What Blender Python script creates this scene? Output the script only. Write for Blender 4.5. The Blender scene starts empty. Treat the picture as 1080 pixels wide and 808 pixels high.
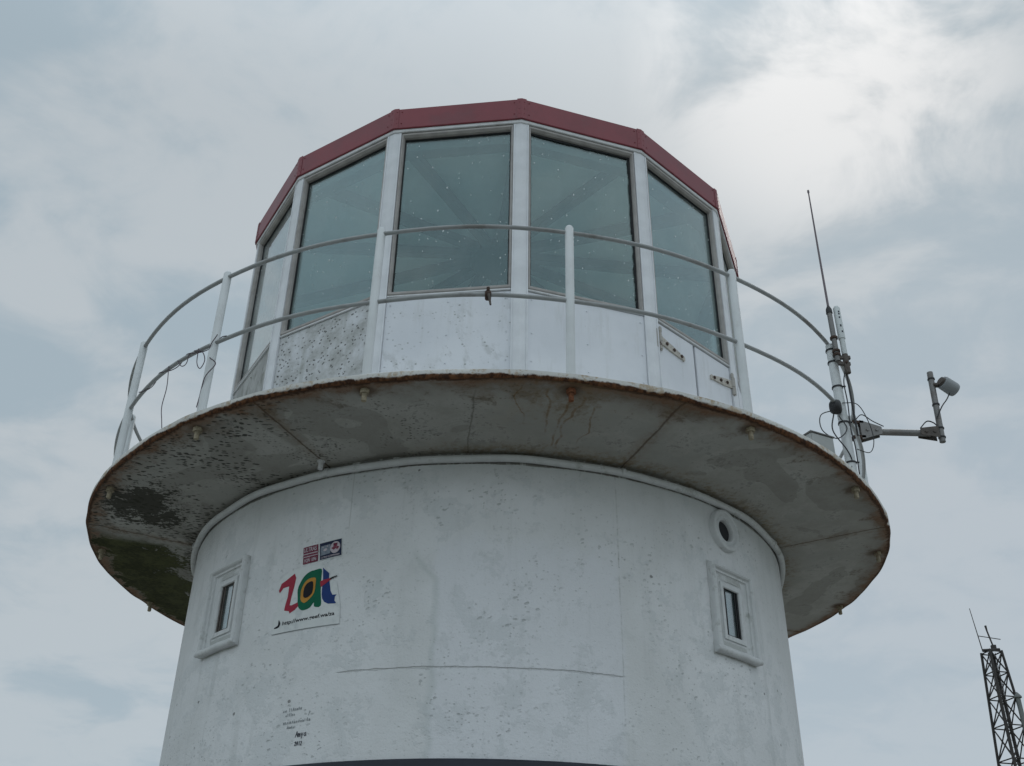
import bpy, bmesh, math, random
from mathutils import Vector, Matrix
random.seed(7)
PI = math.pi
R_ = math.radians
scene = bpy.context.scene
COL = scene.collection

# ------------------------------------------------------------------ camera
cam = bpy.data.cameras.new('camera'); camo = bpy.data.objects.new('camera', cam); COL.objects.link(camo)
Rv = Vector((1.0, -0.0281, 0.0130)); Fv = Vector((0.0172, 0.8510, 0.5249)).normalized()
f_, pit, rol, yaw = 1101.0, 0.552, 0.0150, 0.0200
Fv = Vector((math.sin(yaw)*math.cos(pit), math.cos(yaw)*math.cos(pit), math.sin(pit)))
R0 = Vector((math.cos(yaw), -math.sin(yaw), 0)); U0 = R0.cross(Fv)
Rv = R0*math.cos(rol)+U0*math.sin(rol); Uv = -R0*math.sin(rol)+U0*math.cos(rol)
m = Matrix((Rv, Uv, -Fv)).transposed().to_4x4(); m.translation = Vector((0, -7.7925, 1.6))
camo.matrix_world = m
cam.sensor_width = 36; cam.lens = f_/1080*36; cam.clip_end = 3000; cam.clip_start = 0.05
scene.camera = camo
scene.view_settings.view_transform = 'Standard'; scene.view_settings.look = 'None'
scene.view_settings.exposure = 0.12; scene.view_settings.gamma = 1.0

# ------------------------------------------------------------------ node expression helper
class G:
    def __init__(s, nt): s.nt = nt
    def node(s, t, **kw):
        n = s.nt.nodes.new(t)
        for k, v in kw.items(): setattr(n, k, v)
        return n
    def put(s, sock, v):
        if isinstance(v, E_): v = v.s
        if isinstance(v, bpy.types.NodeSocket): s.nt.links.new(v, sock)
        elif isinstance(v, (tuple, list)):
            v = tuple(v)
            if sock.type == 'RGBA' and len(v) == 3: v = v+(1,)
            sock.default_value = v
        else: sock.default_value = v
    def math(s, op, a, b=0.0, c=0.0, clamp=False):
        n = s.node('ShaderNodeMath', operation=op, use_clamp=clamp)
        s.put(n.inputs[0], a); s.put(n.inputs[1], b)
        if op in ('MULTIPLY_ADD', 'COMPARE', 'WRAP'): s.put(n.inputs[2], c)
        return E_(s, n.outputs[0])
    def sm(s, x, a, b):                       # smoothstep a->b gives 0->1 (a may exceed b)
        n = s.node('ShaderNodeMapRange', interpolation_type='SMOOTHSTEP')
        if a > b:
            s.put(n.inputs[0], x); n.inputs[1].default_value = b; n.inputs[2].default_value = a
            n.inputs[3].default_value = 1; n.inputs[4].default_value = 0
        else:
            s.put(n.inputs[0], x); n.inputs[1].default_value = a; n.inputs[2].default_value = b
        return E_(s, n.outputs[0])
    def vec(s, x, y, z=0.0):
        n = s.node('ShaderNodeCombineXYZ')
        for i, v in enumerate((x, y, z)): s.put(n.inputs[i], v)
        return n.outputs[0]
    def sep(s, v):
        n = s.node('ShaderNodeSeparateXYZ'); s.put(n.inputs[0], v)
        return [E_(s, o) for o in n.outputs]
    def noise(s, v, scale, detail=3, rough=.5, dist=0.0):
        n = s.node('ShaderNodeTexNoise')
        s.put(n.inputs['Vector'], v); n.inputs['Scale'].default_value = scale
        n.inputs['Detail'].default_value = detail; n.inputs['Roughness'].default_value = rough
        n.inputs['Distortion'].default_value = dist
        return E_(s, n.outputs[0])
    def vor(s, v, scale, rnd=1.0):
        n = s.node('ShaderNodeTexVoronoi'); s.put(n.inputs['Vector'], v); n.inputs['Scale'].default_value = scale
        n.inputs['Randomness'].default_value = rnd
        c = s.node('ShaderNodeSeparateColor'); s.nt.links.new(n.outputs['Color'], c.inputs[0])
        return E_(s, n.outputs['Distance']), E_(s, c.outputs[0])
    def mix(s, fac, a, b):
        n = s.node('ShaderNodeMix', data_type='RGBA')
        s.put(n.inputs[0], fac); s.put(n.inputs[6], a); s.put(n.inputs[7], b)
        return n.outputs[2]
    def coord(s, which='Object'):
        return s.node('ShaderNodeTexCoord').outputs[which]
    def bump(s, h, strength=.3, dist=.01, normal=None):
        n = s.node('ShaderNodeBump'); s.put(n.inputs['Height'], h)
        n.inputs['Strength'].default_value = strength; n.inputs['Distance'].default_value = dist
        if normal is not None: s.put(n.inputs['Normal'], normal)
        return n.outputs[0]
class E_:
    def __init__(s, g, sock): s.g = g; s.s = sock
    def __add__(s, o): return s.g.math('ADD', s, o)
    __radd__ = __add__
    def __sub__(s, o): return s.g.math('SUBTRACT', s, o)
    def __rsub__(s, o): return s.g.math('SUBTRACT', o, s)
    def __mul__(s, o): return s.g.math('MULTIPLY', s, o)
    __rmul__ = __mul__
    def __truediv__(s, o): return s.g.math('DIVIDE', s, o)
    def abs(s): return s.g.math('ABSOLUTE', s)
    def max(s, o): return s.g.math('MAXIMUM', s, o)
    def min(s, o): return s.g.math('MINIMUM', s, o)
    def inv(s): return s.g.math('SUBTRACT', 1.0, s)
    def clamp(s): return s.g.math('ADD', s, 0.0, clamp=True)

# ------------------------------------------------------------------ world: overcast sky
SUN_EL, SUN_AZ = R_(46.8), R_(24.4)      # azimuth from +Y towards +X
world = bpy.data.worlds.new('World'); scene.world = world; world.use_nodes = True
nt = world.node_tree; nt.nodes.clear(); g = G(nt)
sky = g.node('ShaderNodeTexSky', sky_type='NISHITA'); sky.sun_disc = False
sky.sun_elevation = SUN_EL; sky.sun_rotation = SUN_AZ; sky.air_density = 1.2; sky.dust_density = 2.0
dirv = g.coord('Generated')
dx, dy, dz = g.sep(dirv)
den = dz.max(0.0)+0.22
pv = g.vec(dx/den, dy/den, dz*0.6)
n1 = g.noise(pv, 1.5, 5, .52, .5)
n2 = g.noise(g.vec(dx/den*0.8+3.1, dy/den*1.1+1.7, dz), 2.6, 7, .55, .35)
n3 = g.noise(g.vec(dx/den+9.0, dy/den-4.0, dz), .9, 3, .5, .2)
n4 = g.noise(g.vec(dx/den+5.0, dy/den+2.0, dz*.5), 5.5, 6, .58, .5)
cl = g.sm(n1*.26+n2*.36+n4*.38, .43, .56)
base = g.mix(cl, (.335, .410, .462), (.448, .494, .525))
sd = Vector((math.sin(SUN_AZ)*math.cos(SUN_EL), math.cos(SUN_AZ)*math.cos(SUN_EL), math.sin(SUN_EL)))
dot = dx*sd.x+dy*sd.y+dz*sd.z
glow = g.sm(dot, .945, 1.0)*g.sm(n2*.5+n4*.5, .43, .57)
core = g.sm(dot, .982, 1.0)*g.sm(n4*.5+n2*.5, .44, .56)
side = g.sm(dx+n3*.3, .05, .5)*g.sm(dz, .75, .3)
c1 = g.mix(side*.5, base, (.40, .46, .52))
c2 = g.mix(glow*.30, c1, (.60, .63, .645))
c3 = g.mix(core*.65, c2, (.82, .82, .82))
lowl = g.sm(dz, .42, .12)
c3 = g.mix(lowl*.35, c3, (.42, .50, .56))
# overcast: brighter towards the zenith; gain behind the viewer added to brighten the wall
zen = g.sm(dz, .68, .96)
back = g.sm(dy, .20, -.35)
gain = 1.0+zen*.75+back*.55
scal = g.node('ShaderNodeVectorMath', operation='SCALE'); nt.links.new(c3, scal.inputs[0]); g.put(scal.inputs['Scale'], gain*10.0)
mixs = g.mix(0.975, sky.outputs[0], scal.outputs[0])
bg = g.node('ShaderNodeBackground'); nt.links.new(mixs, bg.inputs[0]); bg.inputs[1].default_value = 0.1
out = g.node('ShaderNodeOutputWorld'); nt.links.new(bg.outputs[0], out.inputs[0])
# ------------------------------------------------------------------ sun through the cloud
sl = bpy.data.lights.new('sun', 'SUN'); sl.energy = 0.6; sl.angle = R_(25); sl.color = (1, .96, .9)
so = bpy.data.objects.new('sun', sl); COL.objects.link(so)
so.rotation_euler = sd.to_track_quat('Z', 'Y').to_euler(); so.location = (20, 30, 60)

# ------------------------------------------------------------------ materials
def newmat(name):
    mt = bpy.data.materials.new(name); mt.use_nodes = True
    g = G(mt.node_tree); b = mt.node_tree.nodes['Principled BSDF']
    return mt, g, b
def pmat(name, col, rough=.6, var=.12, scale=8, bump=.15, metal=0.0, dirt=None, dscale=3, damt=.5, spec=.4):
    mt, g, b = newmat(name); co = g.coord()
    n = g.noise(co, scale, 4, .6); k = g.sm(n, .3, .7)
    lo = tuple(c*(1-var) for c in col); hi = tuple(min(1, c*(1+var*.6)) for c in col)
    c = g.mix(k, lo, hi)
    if dirt:
        d = g.noise(co, dscale, 6, .65); d2 = g.sm(d, .52, .70)*damt
        c = g.mix(d2, c, dirt)
    g.put(b.inputs['Base Color'], c)
    rn = n*.25+(rough-.12); g.put(b.inputs['Roughness'], rn)
    b.inputs['Metallic'].default_value = metal; b.inputs['Specular IOR Level'].default_value = spec
    if bump: g.put(b.inputs['Normal'], g.bump(g.noise(co, scale*6, 4, .6)+n, bump, .004))
    return mt

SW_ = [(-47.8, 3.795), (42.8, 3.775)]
def wall_mat():
    mt, g, b = newmat('whitewashed_masonry'); uv = g.coord('UV'); s, z, _ = g.sep(uv); co = g.coord()
    P = g.vec(s, z, 0.0)
    big = g.noise(P, .9, 5, .55, .4); mid = g.noise(P, 4.5, 6, .62, .3); fine = g.noise(P, 28, 5, .65)
    c = g.mix(g.sm(big, .35, .66), (.605, .615, .61), (.70, .71, .715))
    wob = (mid-.5)*.10
    # repainted field: bluer, between the two seams
    fld = g.sm(s+wob*1.2, -.33, -.285)*g.sm(s+wob*1.1+(fine-.5)*.03, .80, .74)*g.sm(z+(mid-.5)*.5, 4.05, 3.85)
    c = g.mix(fld*.55, c, (.67, .685, .715))
    # edge of old paint at the left of that field
    edge = g.sm((s+wob*1.2+.30+g.sm(z, 3.7, 3.95)*.14).abs(), .035, .0)*g.sm(z, 3.95, 3.85)
    c = g.mix(edge*.55, c, (.50, .53, .52))
    # damp vertical streaks, stronger high up and on the flanks
    st = g.noise(g.vec(s*9, z*.9, 0.0), 1.0, 5, .6, .3)
    flank = (g.sm(s.abs(), .7, 1.9))*.5+.28
    c = g.mix(g.sm(st, .52, .74)*flank*.6, c, (.45, .465, .455))
    st2 = g.noise(g.vec(s*30, z*1.6, 3.0), 1.0, 3, .6)
    c = g.mix(g.sm(st2, .58, .75)*.14, c, (.42, .44, .43))
    # greyer tone below the cornice
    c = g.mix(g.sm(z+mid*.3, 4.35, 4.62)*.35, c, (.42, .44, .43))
    # grey patches where the paint rubbed thin
    pt = g.sm(mid*.45+big*.35+fine*.2, .525, .55)
    c = g.mix(pt*.32, c, (.50, .53, .535))
    cl = g.noise(P, 9, 6, .7, .6)
    c = g.mix(g.sm(cl, .56, .66)*.20, c, (.45, .475, .47))
    # chips and blisters: elongated specks, clustered
    warp = (fine-.5)*.05
    d1, r1 = g.vor(g.vec((s+z*.35+warp)*21, (z-s*.25)*34+warp*10, 0.0), 1.0)
    clus = g.sm(g.noise(P, 2.2, 4, .6), .44, .64)
    chip = g.sm(d1, .30, .16)*g.sm(r1, .66, .74)*(clus*.85+.15)
    d2, r2 = g.vor(g.vec(s*48, z*60, 2.0), 1.0)
    chip2 = g.sm(d2, .34, .18)*g.sm(r2, .70, .78)*(clus*.75+.25)
    d3, r3 = g.vor(g.vec(s*4.6, z*5.4, 5.0), 1.0)
    chip3 = g.sm(d3+(fine-.5)*.12, .055, .03)*g.sm(r3, .40, .48)
    chips = chip.max(chip2*.8)
    c = g.mix(chips*.52, c, (.30, .32, .31))
    c = g.mix(chip3*.75, c, (.13, .13, .12))
    # horizontal day joint and vertical ones
    hz = (z-3.24+(g.noise(g.vec(s*3, 0.0, 1.0), 1.0, 4, .6)-.5)*.03).abs()
    span = g.sm(s, -.86, -.82)*g.sm(s, .79, .74)
    brk = g.noise(g.vec(s*7, 2.0, 0.0), 1.0, 6, .75)
    hl = g.sm(hz-g.sm(brk, .45, .75)*.012, .005, .0)*span*g.sm(brk, .22, .5)
    gap = g.sm(z+(g.noise(g.vec(s*5, 3.0, 0.0), 1.0, 5, .7)-.5)*.03, 4.460, 4.466)*g.sm(g.noise(g.vec(s*9, 5.0, 0.0), 1.0, 4, .7), .35, .5)
    vz = (s-.768+(g.noise(g.vec(z*3, 4.0, 1.0), 1.0, 4, .6)-.5)*.02).abs()
    vl = g.sm(vz, .007, .001)*g.sm(z, 2.9, 3.1)*g.sm(g.noise(g.vec(z*9, 6.0, 0.0), 1.0, 3, .7), .38, .6)
    vz2 = (s+.86+(g.noise(g.vec(z*3, 8.0, 1.0), 1.0, 4, .6)-.5)*.02).abs()
    vl2 = g.sm(vz2, .006, .001)*g.sm(z, 4.05, 4.15)
    c = g.mix((hl*.38).max(vl*.5).max(vl2*.4), c, (.33, .34, .32))
    c = g.mix(gap*.8, c, (.13, .12, .10))
    for a_, z_ in SW_:  # painted shadow line, broken up, around the outer edge of each window surround
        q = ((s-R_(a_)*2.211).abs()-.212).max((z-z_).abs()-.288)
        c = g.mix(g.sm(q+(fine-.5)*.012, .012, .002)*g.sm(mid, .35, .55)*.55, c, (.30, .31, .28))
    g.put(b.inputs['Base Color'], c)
    g.put(b.inputs['Roughness'], .62+(mid-.5)*.3); b.inputs['Specular IOR Level'].default_value = .35
    h = fine*.35+mid*1.2+pt*.12-chips*.6-chip3*.8-hl*1.2+g.noise(P, 90, 3, .6)*.18
    g.put(b.inputs['Normal'], g.bump(h+g.noise(P, 45, 4, .7)*.35, .75, .008))
    return mt

def deck_mat():
    mt, g, b = newmat('painted_steel_gallery'); uv = g.coord('UV'); u, r, _ = g.sep(uv); a = u*100.0
    co = g.coord(); x, y, z = g.sep(co)
    big = g.noise(co, 1.1, 5, .6, .3); mid = g.noise(co, 5, 6, .65, .3); fine = g.noise(co, 32, 5, .7)
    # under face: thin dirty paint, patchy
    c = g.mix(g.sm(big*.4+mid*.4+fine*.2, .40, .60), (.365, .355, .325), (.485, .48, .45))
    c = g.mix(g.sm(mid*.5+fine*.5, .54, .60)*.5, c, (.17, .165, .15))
    ptc = g.noise(g.vec(a*.06, r*1.8, 2.0), 1.0, 5, .5, .9)
    c = g.mix(g.sm(ptc, .55, .562)*.45, c, (.36, .36, .335))
    c = g.mix(g.sm(ptc, .44, .43)*.35, c, (.21, .20, .175))
    # rust bleeding in from the rim
    rim = g.sm(r+(mid-.5)*.50+(fine-.5)*.18+g.sm((a-12).abs(), 30, 0)*.06, 2.78, 2.99)
    c = g.mix(rim*.6, c, (.135, .085, .045))
    c = g.mix(g.sm(r+(mid-.5)*.28+(fine-.5)*.12, 2.90, 2.985)*.55, c, (.23, .105, .045))
    rim2 = g.sm(r+(fine-.5)*.05+(mid-.5)*.05, 2.965, 2.99)
    c = g.mix(rim2*.9, c, (.05, .026, .016))
    # run marks beside the front bolt
    def at(a0, wdt): return g.sm((a-a0).abs(), wdt, 0.0)
    def thread(a0, amp, seed, r0, r1, w):
        n = g.noise(g.vec(r*2.6, seed, 0.0), 1.0, 3, .45)
        d = ((a-a0-(n-.5)*amp*.6)*.045).abs()
        return g.sm(d, w, w*.25)*g.sm(r, r0, r0+.12)*g.sm(r, r1, r1-.03)
    th = None
    for a0, amp, sd_, r0, r1, w in ((6.6, 9, 1.0, 2.42, 2.92, .010), (8.6, 7, 4.0, 2.30, 2.90, .011), (9.6, 12, 7.0, 2.26, 2.88, .012), (12.0, 12, 9.0, 2.36, 2.80, .009), (3.2, 10, 12.0, 2.55, 2.95, .007)):
        t_ = thread(a0, amp, sd_, r0, r1, w); th = t_ if th is None else th.max(t_)
    c = g.mix(at(7.0, 12.0)*g.sm(mid*.6+fine*.4, .42, .58)*g.sm(r, 2.25, 2.9)*.5, c, (.24, .175, .095))
    c = g.mix(th*g.sm(fine*.5+mid*.5, .36, .56)*.6, c, (.20, .115, .045))
    low = g.sm(r+(mid-.5)*.25, 2.42, 2.26)*g.sm(a, -20, 0)
    c = g.mix(low*g.sm(fine*.5+mid*.5, .44, .56)*.6, c, (.22, .16, .085))
    # rust halo round every bolt
    for k in range(-4, 6):
        hd = g.math('POWER', (a-8.35-22.5*k)*.05, 2.0)+g.math('POWER', r-2.915, 2.0)
        c = g.mix(g.sm(g.math('SQRT', hd)+(fine-.5)*.10, .085, .03)*.7, c, (.11, .065, .035))
    # welded plate joints
    jn = None
    for a0 in (-163, -117.5, -72.5, -27.0, 21.0, 67.0, 112.0, 158.0):
        d = ((a-a0)*.045+(mid-.5)*.035).abs()
        j = g.sm(d, .011, .002); jn = j if jn is None else jn.max(j)
        c = g.mix(g.sm(d, .09, 0.0)*.55*g.sm(fine*.5+mid*.5, .36, .6), c, (.19, .125, .07))
    c = g.mix(jn*.65, c, (.09, .055, .035))
    crk = g.sm(((a+3.0)*.045-(r-2.5)*.12+(mid-.5)*.05).abs(), .008, .002)*g.sm(r, 2.95, 2.75)
    c = g.mix(crk*.5, c, (.12, .11, .09))
    # black mould: speckled patches on the left side, a green-black field beyond the joint
    sp, sr = g.vor(g.vec(x*24+(mid-.5)*2, y*52+(fine-.5), 0.0), 1.0)
    cl = g.noise(g.vec(x*2.2, y*2.2, 0.5), 1.0, 5, .6)
    lft = g.sm(a, -6.0, -34.0)*g.sm(a, -76, -70)
    spk = g.sm(sp, .48, .30)*g.sm(sr, .40, .50)*g.sm(cl+(lft-.5)*.16+g.sm(a, -20, -60)*.10, .54, .62)*lft
    sp2, sr2 = g.vor(g.vec(x*44, y*80, 3.0), 1.0)
    spk2 = g.sm(sp2, .46, .24)*g.sm(sr2, .45, .55)*g.sm(g.noise(co, 2.6, 5, .65)+g.sm((r-2.42).abs(), .14, .0)*g.sm((a+17).abs(), 22, 6)*.10, .53, .60)*g.sm(a, 14, -12)
    c = g.mix(spk.max(spk2*.8)*.85, c, (.035, .035, .028))
    ell = g.math('POWER', ((a+62.0)*.048)/.30, 2.0)+g.math('POWER', (r-2.66)/.26, 2.0)
    blob = g.sm(ell+(mid-.5)*5.5+(fine-.5)*4.5+(g.noise(g.vec(x*10, y*26, 0.0), 1.0, 4, .7)-.5)*4, 1.1, .7)
    c = g.mix(blob*.9, c, (.045, .045, .034))
    fldm = g.sm(a+(mid-.5)*5, -73.5, -76.5)*g.sm(a, -150, -120)
    inner = g.sm((r+(mid-.5)*1.3+(fine-.5)*.7), 2.28, 2.42)*g.sm(r+(mid-.5)*.55+(fine-.5)*.3, 2.97, 2.90)
    grn = g.mix(g.sm(fine*.5+mid*.5, .40, .60), (.030, .034, .012), (.085, .092, .036))
    c = g.mix(fldm*inner*.97, c, grn)
    con = g.sm(r+(mid-.5)*.2, 2.36, 2.24)*g.sm(a+(mid-.5)*14, -62, -70)*g.sm(fine, .42, .55)
    c = g.mix(con*.8, c, (.04, .04, .03))
    # lip: white paint flaking off above, rust below
    under = g.sm(z+(fine-.5)*.022+(mid-.5)*.07, 4.613, 4.602)
    lipm = g.sm(r, 2.988, 2.992)
    lipc = g.mix(under, g.mix(g.sm(mid*.5+fine*.5, .50, .60), (.60, .595, .57), (.42, .34, .25)), g.mix(g.sm(fine, .35, .65), (.04, .020, .013), (.15, .068, .032)))
    c = g.mix(lipm, c, lipc)
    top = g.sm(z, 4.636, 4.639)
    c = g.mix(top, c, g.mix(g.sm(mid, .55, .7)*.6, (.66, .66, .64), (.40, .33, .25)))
    g.put(b.inputs['Base Color'], c)
    g.put(b.inputs['Roughness'], .8+(fine-.5)*.3); b.inputs['Specular IOR Level'].default_value = .12
    g.put(b.inputs['Normal'], g.bump(fine*.5+mid-jn*.8-spk*.5-blob*.3*fine, .5, .010))
    return mt

def panel_mat(kind):
    mt, g, b = newmat('painted_panel_'+kind); co = g.coord(); x, y, z = g.sep(co)   # x across, z up
    P = g.vec(x, z, 0.0)
    mid = g.noise(P, 6, 5, .6); fine = g.noise(P, 40, 4, .65); big = g.noise(P, 1.8, 4, .5)
    c = g.mix(g.sm(big, .35, .65), (.66, .68, .72), (.74, .755, .79))
    c = g.mix(g.sm(mid, .56, .72)*.20, c, (.52, .53, .53))
    c = g.mix(g.sm(g.noise(g.vec(x*11, z*1.3, 9.0), 1.0, 5, .65), .54, .70)*.28, c, (.47, .475, .46))
    c = g.mix(g.sm(g.noise(g.vec(x*30, z*38, 9.0), 1.0, 4, .7), .68, .74)*.6, c, (.22, .20, .17))
    h = fine*.3+mid*.4
    sp, sr = g.vor(g.vec((x+z*.5)*34+fine*.5, (z-x*.3)*44, 0.0), 1.0)
    if kind == 'speckled':
        gr = g.noise(g.vec(x*9+z*3, z*5, 7.0), 1.0, 6, .7)
        c = g.mix(g.sm(gr, .52, .66)*g.sm(big, .35, .6)*.45, c, (.36, .37, .36))
        k = g.sm(sp, .34, .18)*g.sm(sr, .55, .63)*g.sm(gr, .46, .58)
        c = g.mix(k*.75, c, (.25, .26, .25)); h = h-k*.4
        sp2, sr2 = g.vor(g.vec(x*5+fine*.1, z*6, 0.0), 1.0)
        c = g.mix(g.sm(sp2, .10, .05)*g.sm(sr2, .5, .55)*.8, c, (.12, .12, .11))
    if kind == 'pitted':
        c = g.mix(g.sm(mid*.6+big*.25+fine*.15, .36, .58)*.6+.2, c, (.36, .365, .35))
        c = g.mix(g.sm(fine*.5+mid*.5, .50, .62)*.4, c, (.25, .255, .24))
        k = g.sm(sp, .36, .24)*g.sm(sr, .48, .52)*g.sm(mid*.5+big*.5, .34, .46)
        c = g.mix(k*.9, c, (.05, .05, .045)); h = h-k*1.2
        c = g.mix(g.sm(g.noise(g.vec(x*9, z*1.5, 0.0), 1.0, 4, .6), .52, .66)*.4, c, (.30, .31, .28))
    if kind == 'weathered':
        c = g.mix(.85, c, g.mix(g.sm(mid, .4, .6), (.20, .20, .18), (.32, .32, .30)))
        c = g.mix(g.sm(g.noise(g.vec(x*14, z*4, 0.0), 1.0, 5, .7), .5, .62)*.7, c, (.10, .11, .08))
    g.put(b.inputs['Base Color'], c); g.put(b.inputs['Roughness'], .48+(mid-.5)*.3)
    b.inputs['Specular IOR Level'].default_value = .4
    g.put(b.inputs['Normal'], g.bump(h, .35, .004))
    return mt

def glass_mat(name, tint, rough=.02, dirty=.55, refl=.05, gcol=(.75, .95, .95)):
    mt, g, b = newmat(name); nt = mt.node_tree; nt.nodes.remove(b)
    o = nt.nodes['Material Output']; co = g.coord(); x, y, z = g.sep(co); P = g.vec(x, z, 0.0)
    tr = g.node('ShaderNodeBsdfTransparent'); tr.inputs[0].default_value = tint+(1,)
    gl = g.node('ShaderNodeBsdfGlossy');  gl.inputs[1].default_value = rough
    ge = g.node('ShaderNodeNewGeometry'); dt = g.node('ShaderNodeVectorMath', operation='DOT_PRODUCT')
    nt.links.new(ge.outputs['Incoming'], dt.inputs[0]); nt.links.new(ge.outputs['Normal'], dt.inputs[1])
    cs = E_(g, dt.outputs['Value']).abs()
    fres = g.math('POWER', 1.0-cs, 2.7)*(1-refl)+refl
    g.put(gl.inputs[0], g.mix(g.sm(fres, refl+.03, .6), gcol, (.97, .98, .98)))
    mx = g.node('ShaderNodeMixShader'); g.put(mx.inputs[0], fres.clamp())
    nt.links.new(tr.outputs[0], mx.inputs[1]); nt.links.new(gl.outputs[0], mx.inputs[2])
    df = g.node('ShaderNodeBsdfDiffuse')
    w = (g.noise(P, 30, 3, .6)-.5)*.35
    d1, r1 = g.vor(g.vec(x*17+w, z*14+w, 0.0), 1.0); d2, r2 = g.vor(g.vec(x*34, z*26, 4.0), 1.0)
    gate = g.sm(g.noise(P, 2.5, 3, .6), .40, .62)
    fl = (g.sm(d1, .11, .07)*g.sm(r1, .66, .70)).max(g.sm(d2, .17, .09)*g.sm(r2, .66, .70)*gate)
    film = g.sm(g.noise(g.vec(x*3, z*2.0, 0.0), 1.0, 5, .6), .35, .75)*.075+g.sm(g.noise(g.vec(x*12, z*1.2, 6.0), 1.0, 5, .6), .5, .8)*.05+.025
    film = film*(g.math('DIVIDE', .55, cs+.06).min(6.0))
    df.inputs[0].default_value = (.62, .66, .66, 1)
    mx2 = g.node('ShaderNodeMixShader'); g.put(mx2.inputs[0], (fl*dirty+film).clamp())
    nt.links.new(mx.outputs[0], mx2.inputs[1]); nt.links.new(df.outputs[0], mx2.inputs[2])
    nt.links.new(mx2.outputs[0], o.inputs[0])
    return mt

M = {}
M['wall'] = wall_mat(); M['deck'] = deck_mat()
for k in ('clean', 'speckled', 'pitted', 'weathered'): M[k] = panel_mat(k)
M['white'] = pmat('white_gloss_paint', (.70, .715, .74), .45, .08, 6, .12, dirt=(.40, .41, .39), damt=.35)
M['trim'] = pmat('white_trim_paint', (.66, .67, .68), .5, .10, 9, .15, dirt=(.33, .31, .28), dscale=7, damt=.5)
M['frame'] = pmat('aged_window_frame', (.36, .34, .325), .5, .14, 9, .15, dirt=(.22, .20, .18), dscale=6, damt=.6)
M['rail'] = pmat('painted_rail', (.31, .32, .32), .5, .10, 5, .03, dirt=(.13, .115, .10), dscale=4, damt=.6)
M['post'] = pmat('painted_post', (.62, .64, .645), .5, .08, 4, .04, dirt=(.26, .24, .21), dscale=3, damt=.5)
M['red'] = pmat('dull_red_sheet_metal', (.215, .040, .052), .42, .14, 3, .10, dirt=(.16, .05, .06), dscale=4, damt=.5)
M['redroof'] = pmat('red_roof_sheet', (.25, .05, .055), .5, .12, 3, .1)
M['mould'] = pmat('window_surround_paint', (.62, .635, .635), .55, .10, 10, .3, dirt=(.28, .29, .27), dscale=10, damt=.65)
M['dark'] = pmat('dark_gap', (.015, .016, .018), .7, .1, 8, .1)
M['band'] = pmat('black_base_paint', (.02, .023, .035), .5, .2, 8, .2)
M['rust'] = pmat('rusty_bolt', (.36, .31, .22), .85, .3, 40, .5, dirt=(.15, .08, .045), dscale=18, damt=.8)
M['rustorange'] = pmat('orange_rust', (.22, .085, .04), .9, .35, 40, .5, dirt=(.08, .04, .025), dscale=18, damt=.8)
M['hinge'] = pmat('flaking_hinge_paint', (.50, .47, .42), .6, .12, 30, .4, dirt=(.10, .05, .028), dscale=34, damt=.95)
M['hingepin'] = pmat('flaked_hinge_pin', (.42, .40, .37), .7, .12, 30, .4, dirt=(.06, .035, .022), dscale=30, damt=1.0)
M['rustdark'] = pmat('dark_rust', (.065, .04, .03), .85, .35, 30, .5)
M['galv'] = pmat('galvanised_steel', (.20, .195, .19), .5, .15, 6, .04, metal=.3, dirt=(.14, .115, .10), dscale=5, damt=.6)
M['darkmetal'] = pmat('dark_weathered_metal', (.10, .085, .075), .65, .25, 20, .3, metal=.2)
M['blackplastic'] = pmat('black_cable_jacket', (.025, .025, .028), .55, .2, 20, .1)
M['purple'] = pmat('faded_purple_wire', (.085, .06, .075), .6, .15, 20, .1)
M['whip'] = pmat('whip_fibreglass', (.17, .14, .155), .5, .05, 2, .0)
M['radome'] = pmat('antenna_radome', (.56, .59, .59), .45, .04, 3, .0)
M['drum'] = pmat('grey_drum_plastic', (.25, .265, .275), .4, .06, 3, .0)
M['boxgrey'] = pmat('grey_box', (.36, .37, .36), .6, .1, 8, .1)
M['lattice'] = pmat('lattice_steel', (.045, .04, .038), .7, .2, 2, .1, metal=.1)
M['polegrey'] = pmat('grey_pipe', (.16, .17, .165), .6, .15, 2, .1)
M['ceil'] = pmat('lantern_ceiling', (.80, .82, .80), .7, .08, 3, .1, dirt=(.4, .4, .36), damt=.4)
M['rafter'] = pmat('lantern_rafter', (.13, .135, .13), .6, .1, 6, .1)
M['floor'] = pmat('lantern_floor', (.35, .35, .34), .7, .2, 4, .1)
M['inner'] = pmat('lantern_inside_paint', (.65, .67, .66), .6, .1, 4, .1)
M['cream'] = pmat('curtain', (.50, .54, .55), .8, .1, 6, .1)
M['paper'] = pmat('sign_vinyl', (.64, .66, .65), .55, .05, 18, .1, dirt=(.50, .53, .53), dscale=12, damt=.8)
M['sred'] = pmat('sign_red', (.33, .03, .055), .5, .10, 20, .1, spec=.12)
M['sgreen'] = pmat('sign_green', (.004, .115, .06), .5, .10, 20, .1, spec=.12)
M['syellow'] = pmat('sign_yellow', (.47, .23, .045), .5, .10, 20, .1, spec=.12)
M['sblack'] = pmat('sign_black', (.012, .012, .016), .5, .15, 20, .1, spec=.12)
M['sblue'] = pmat('sign_blue', (.018, .045, .17), .5, .12, 20, .1, spec=.12)
M['snavy'] = pmat('sticker_navy', (.018, .025, .055), .45, .12, 30, .1, spec=.12)
M['sgrey'] = pmat('sticker_grey', (.20, .23, .27), .5, .25, 60, .1, spec=.12)
M['smaroon'] = pmat('sticker_maroon', (.16, .025, .05), .5, .2, 60, .1, dirt=(.35, .2, .22), dscale=40, damt=.5, spec=.12)
M['spale'] = pmat('sticker_pale', (.50, .44, .47), .5, .12, 60, .1, spec=.12)
M['ink'] = pmat('marker_ink', (.055, .06, .075), .7, .2, 50, .0, spec=.12)
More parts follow.
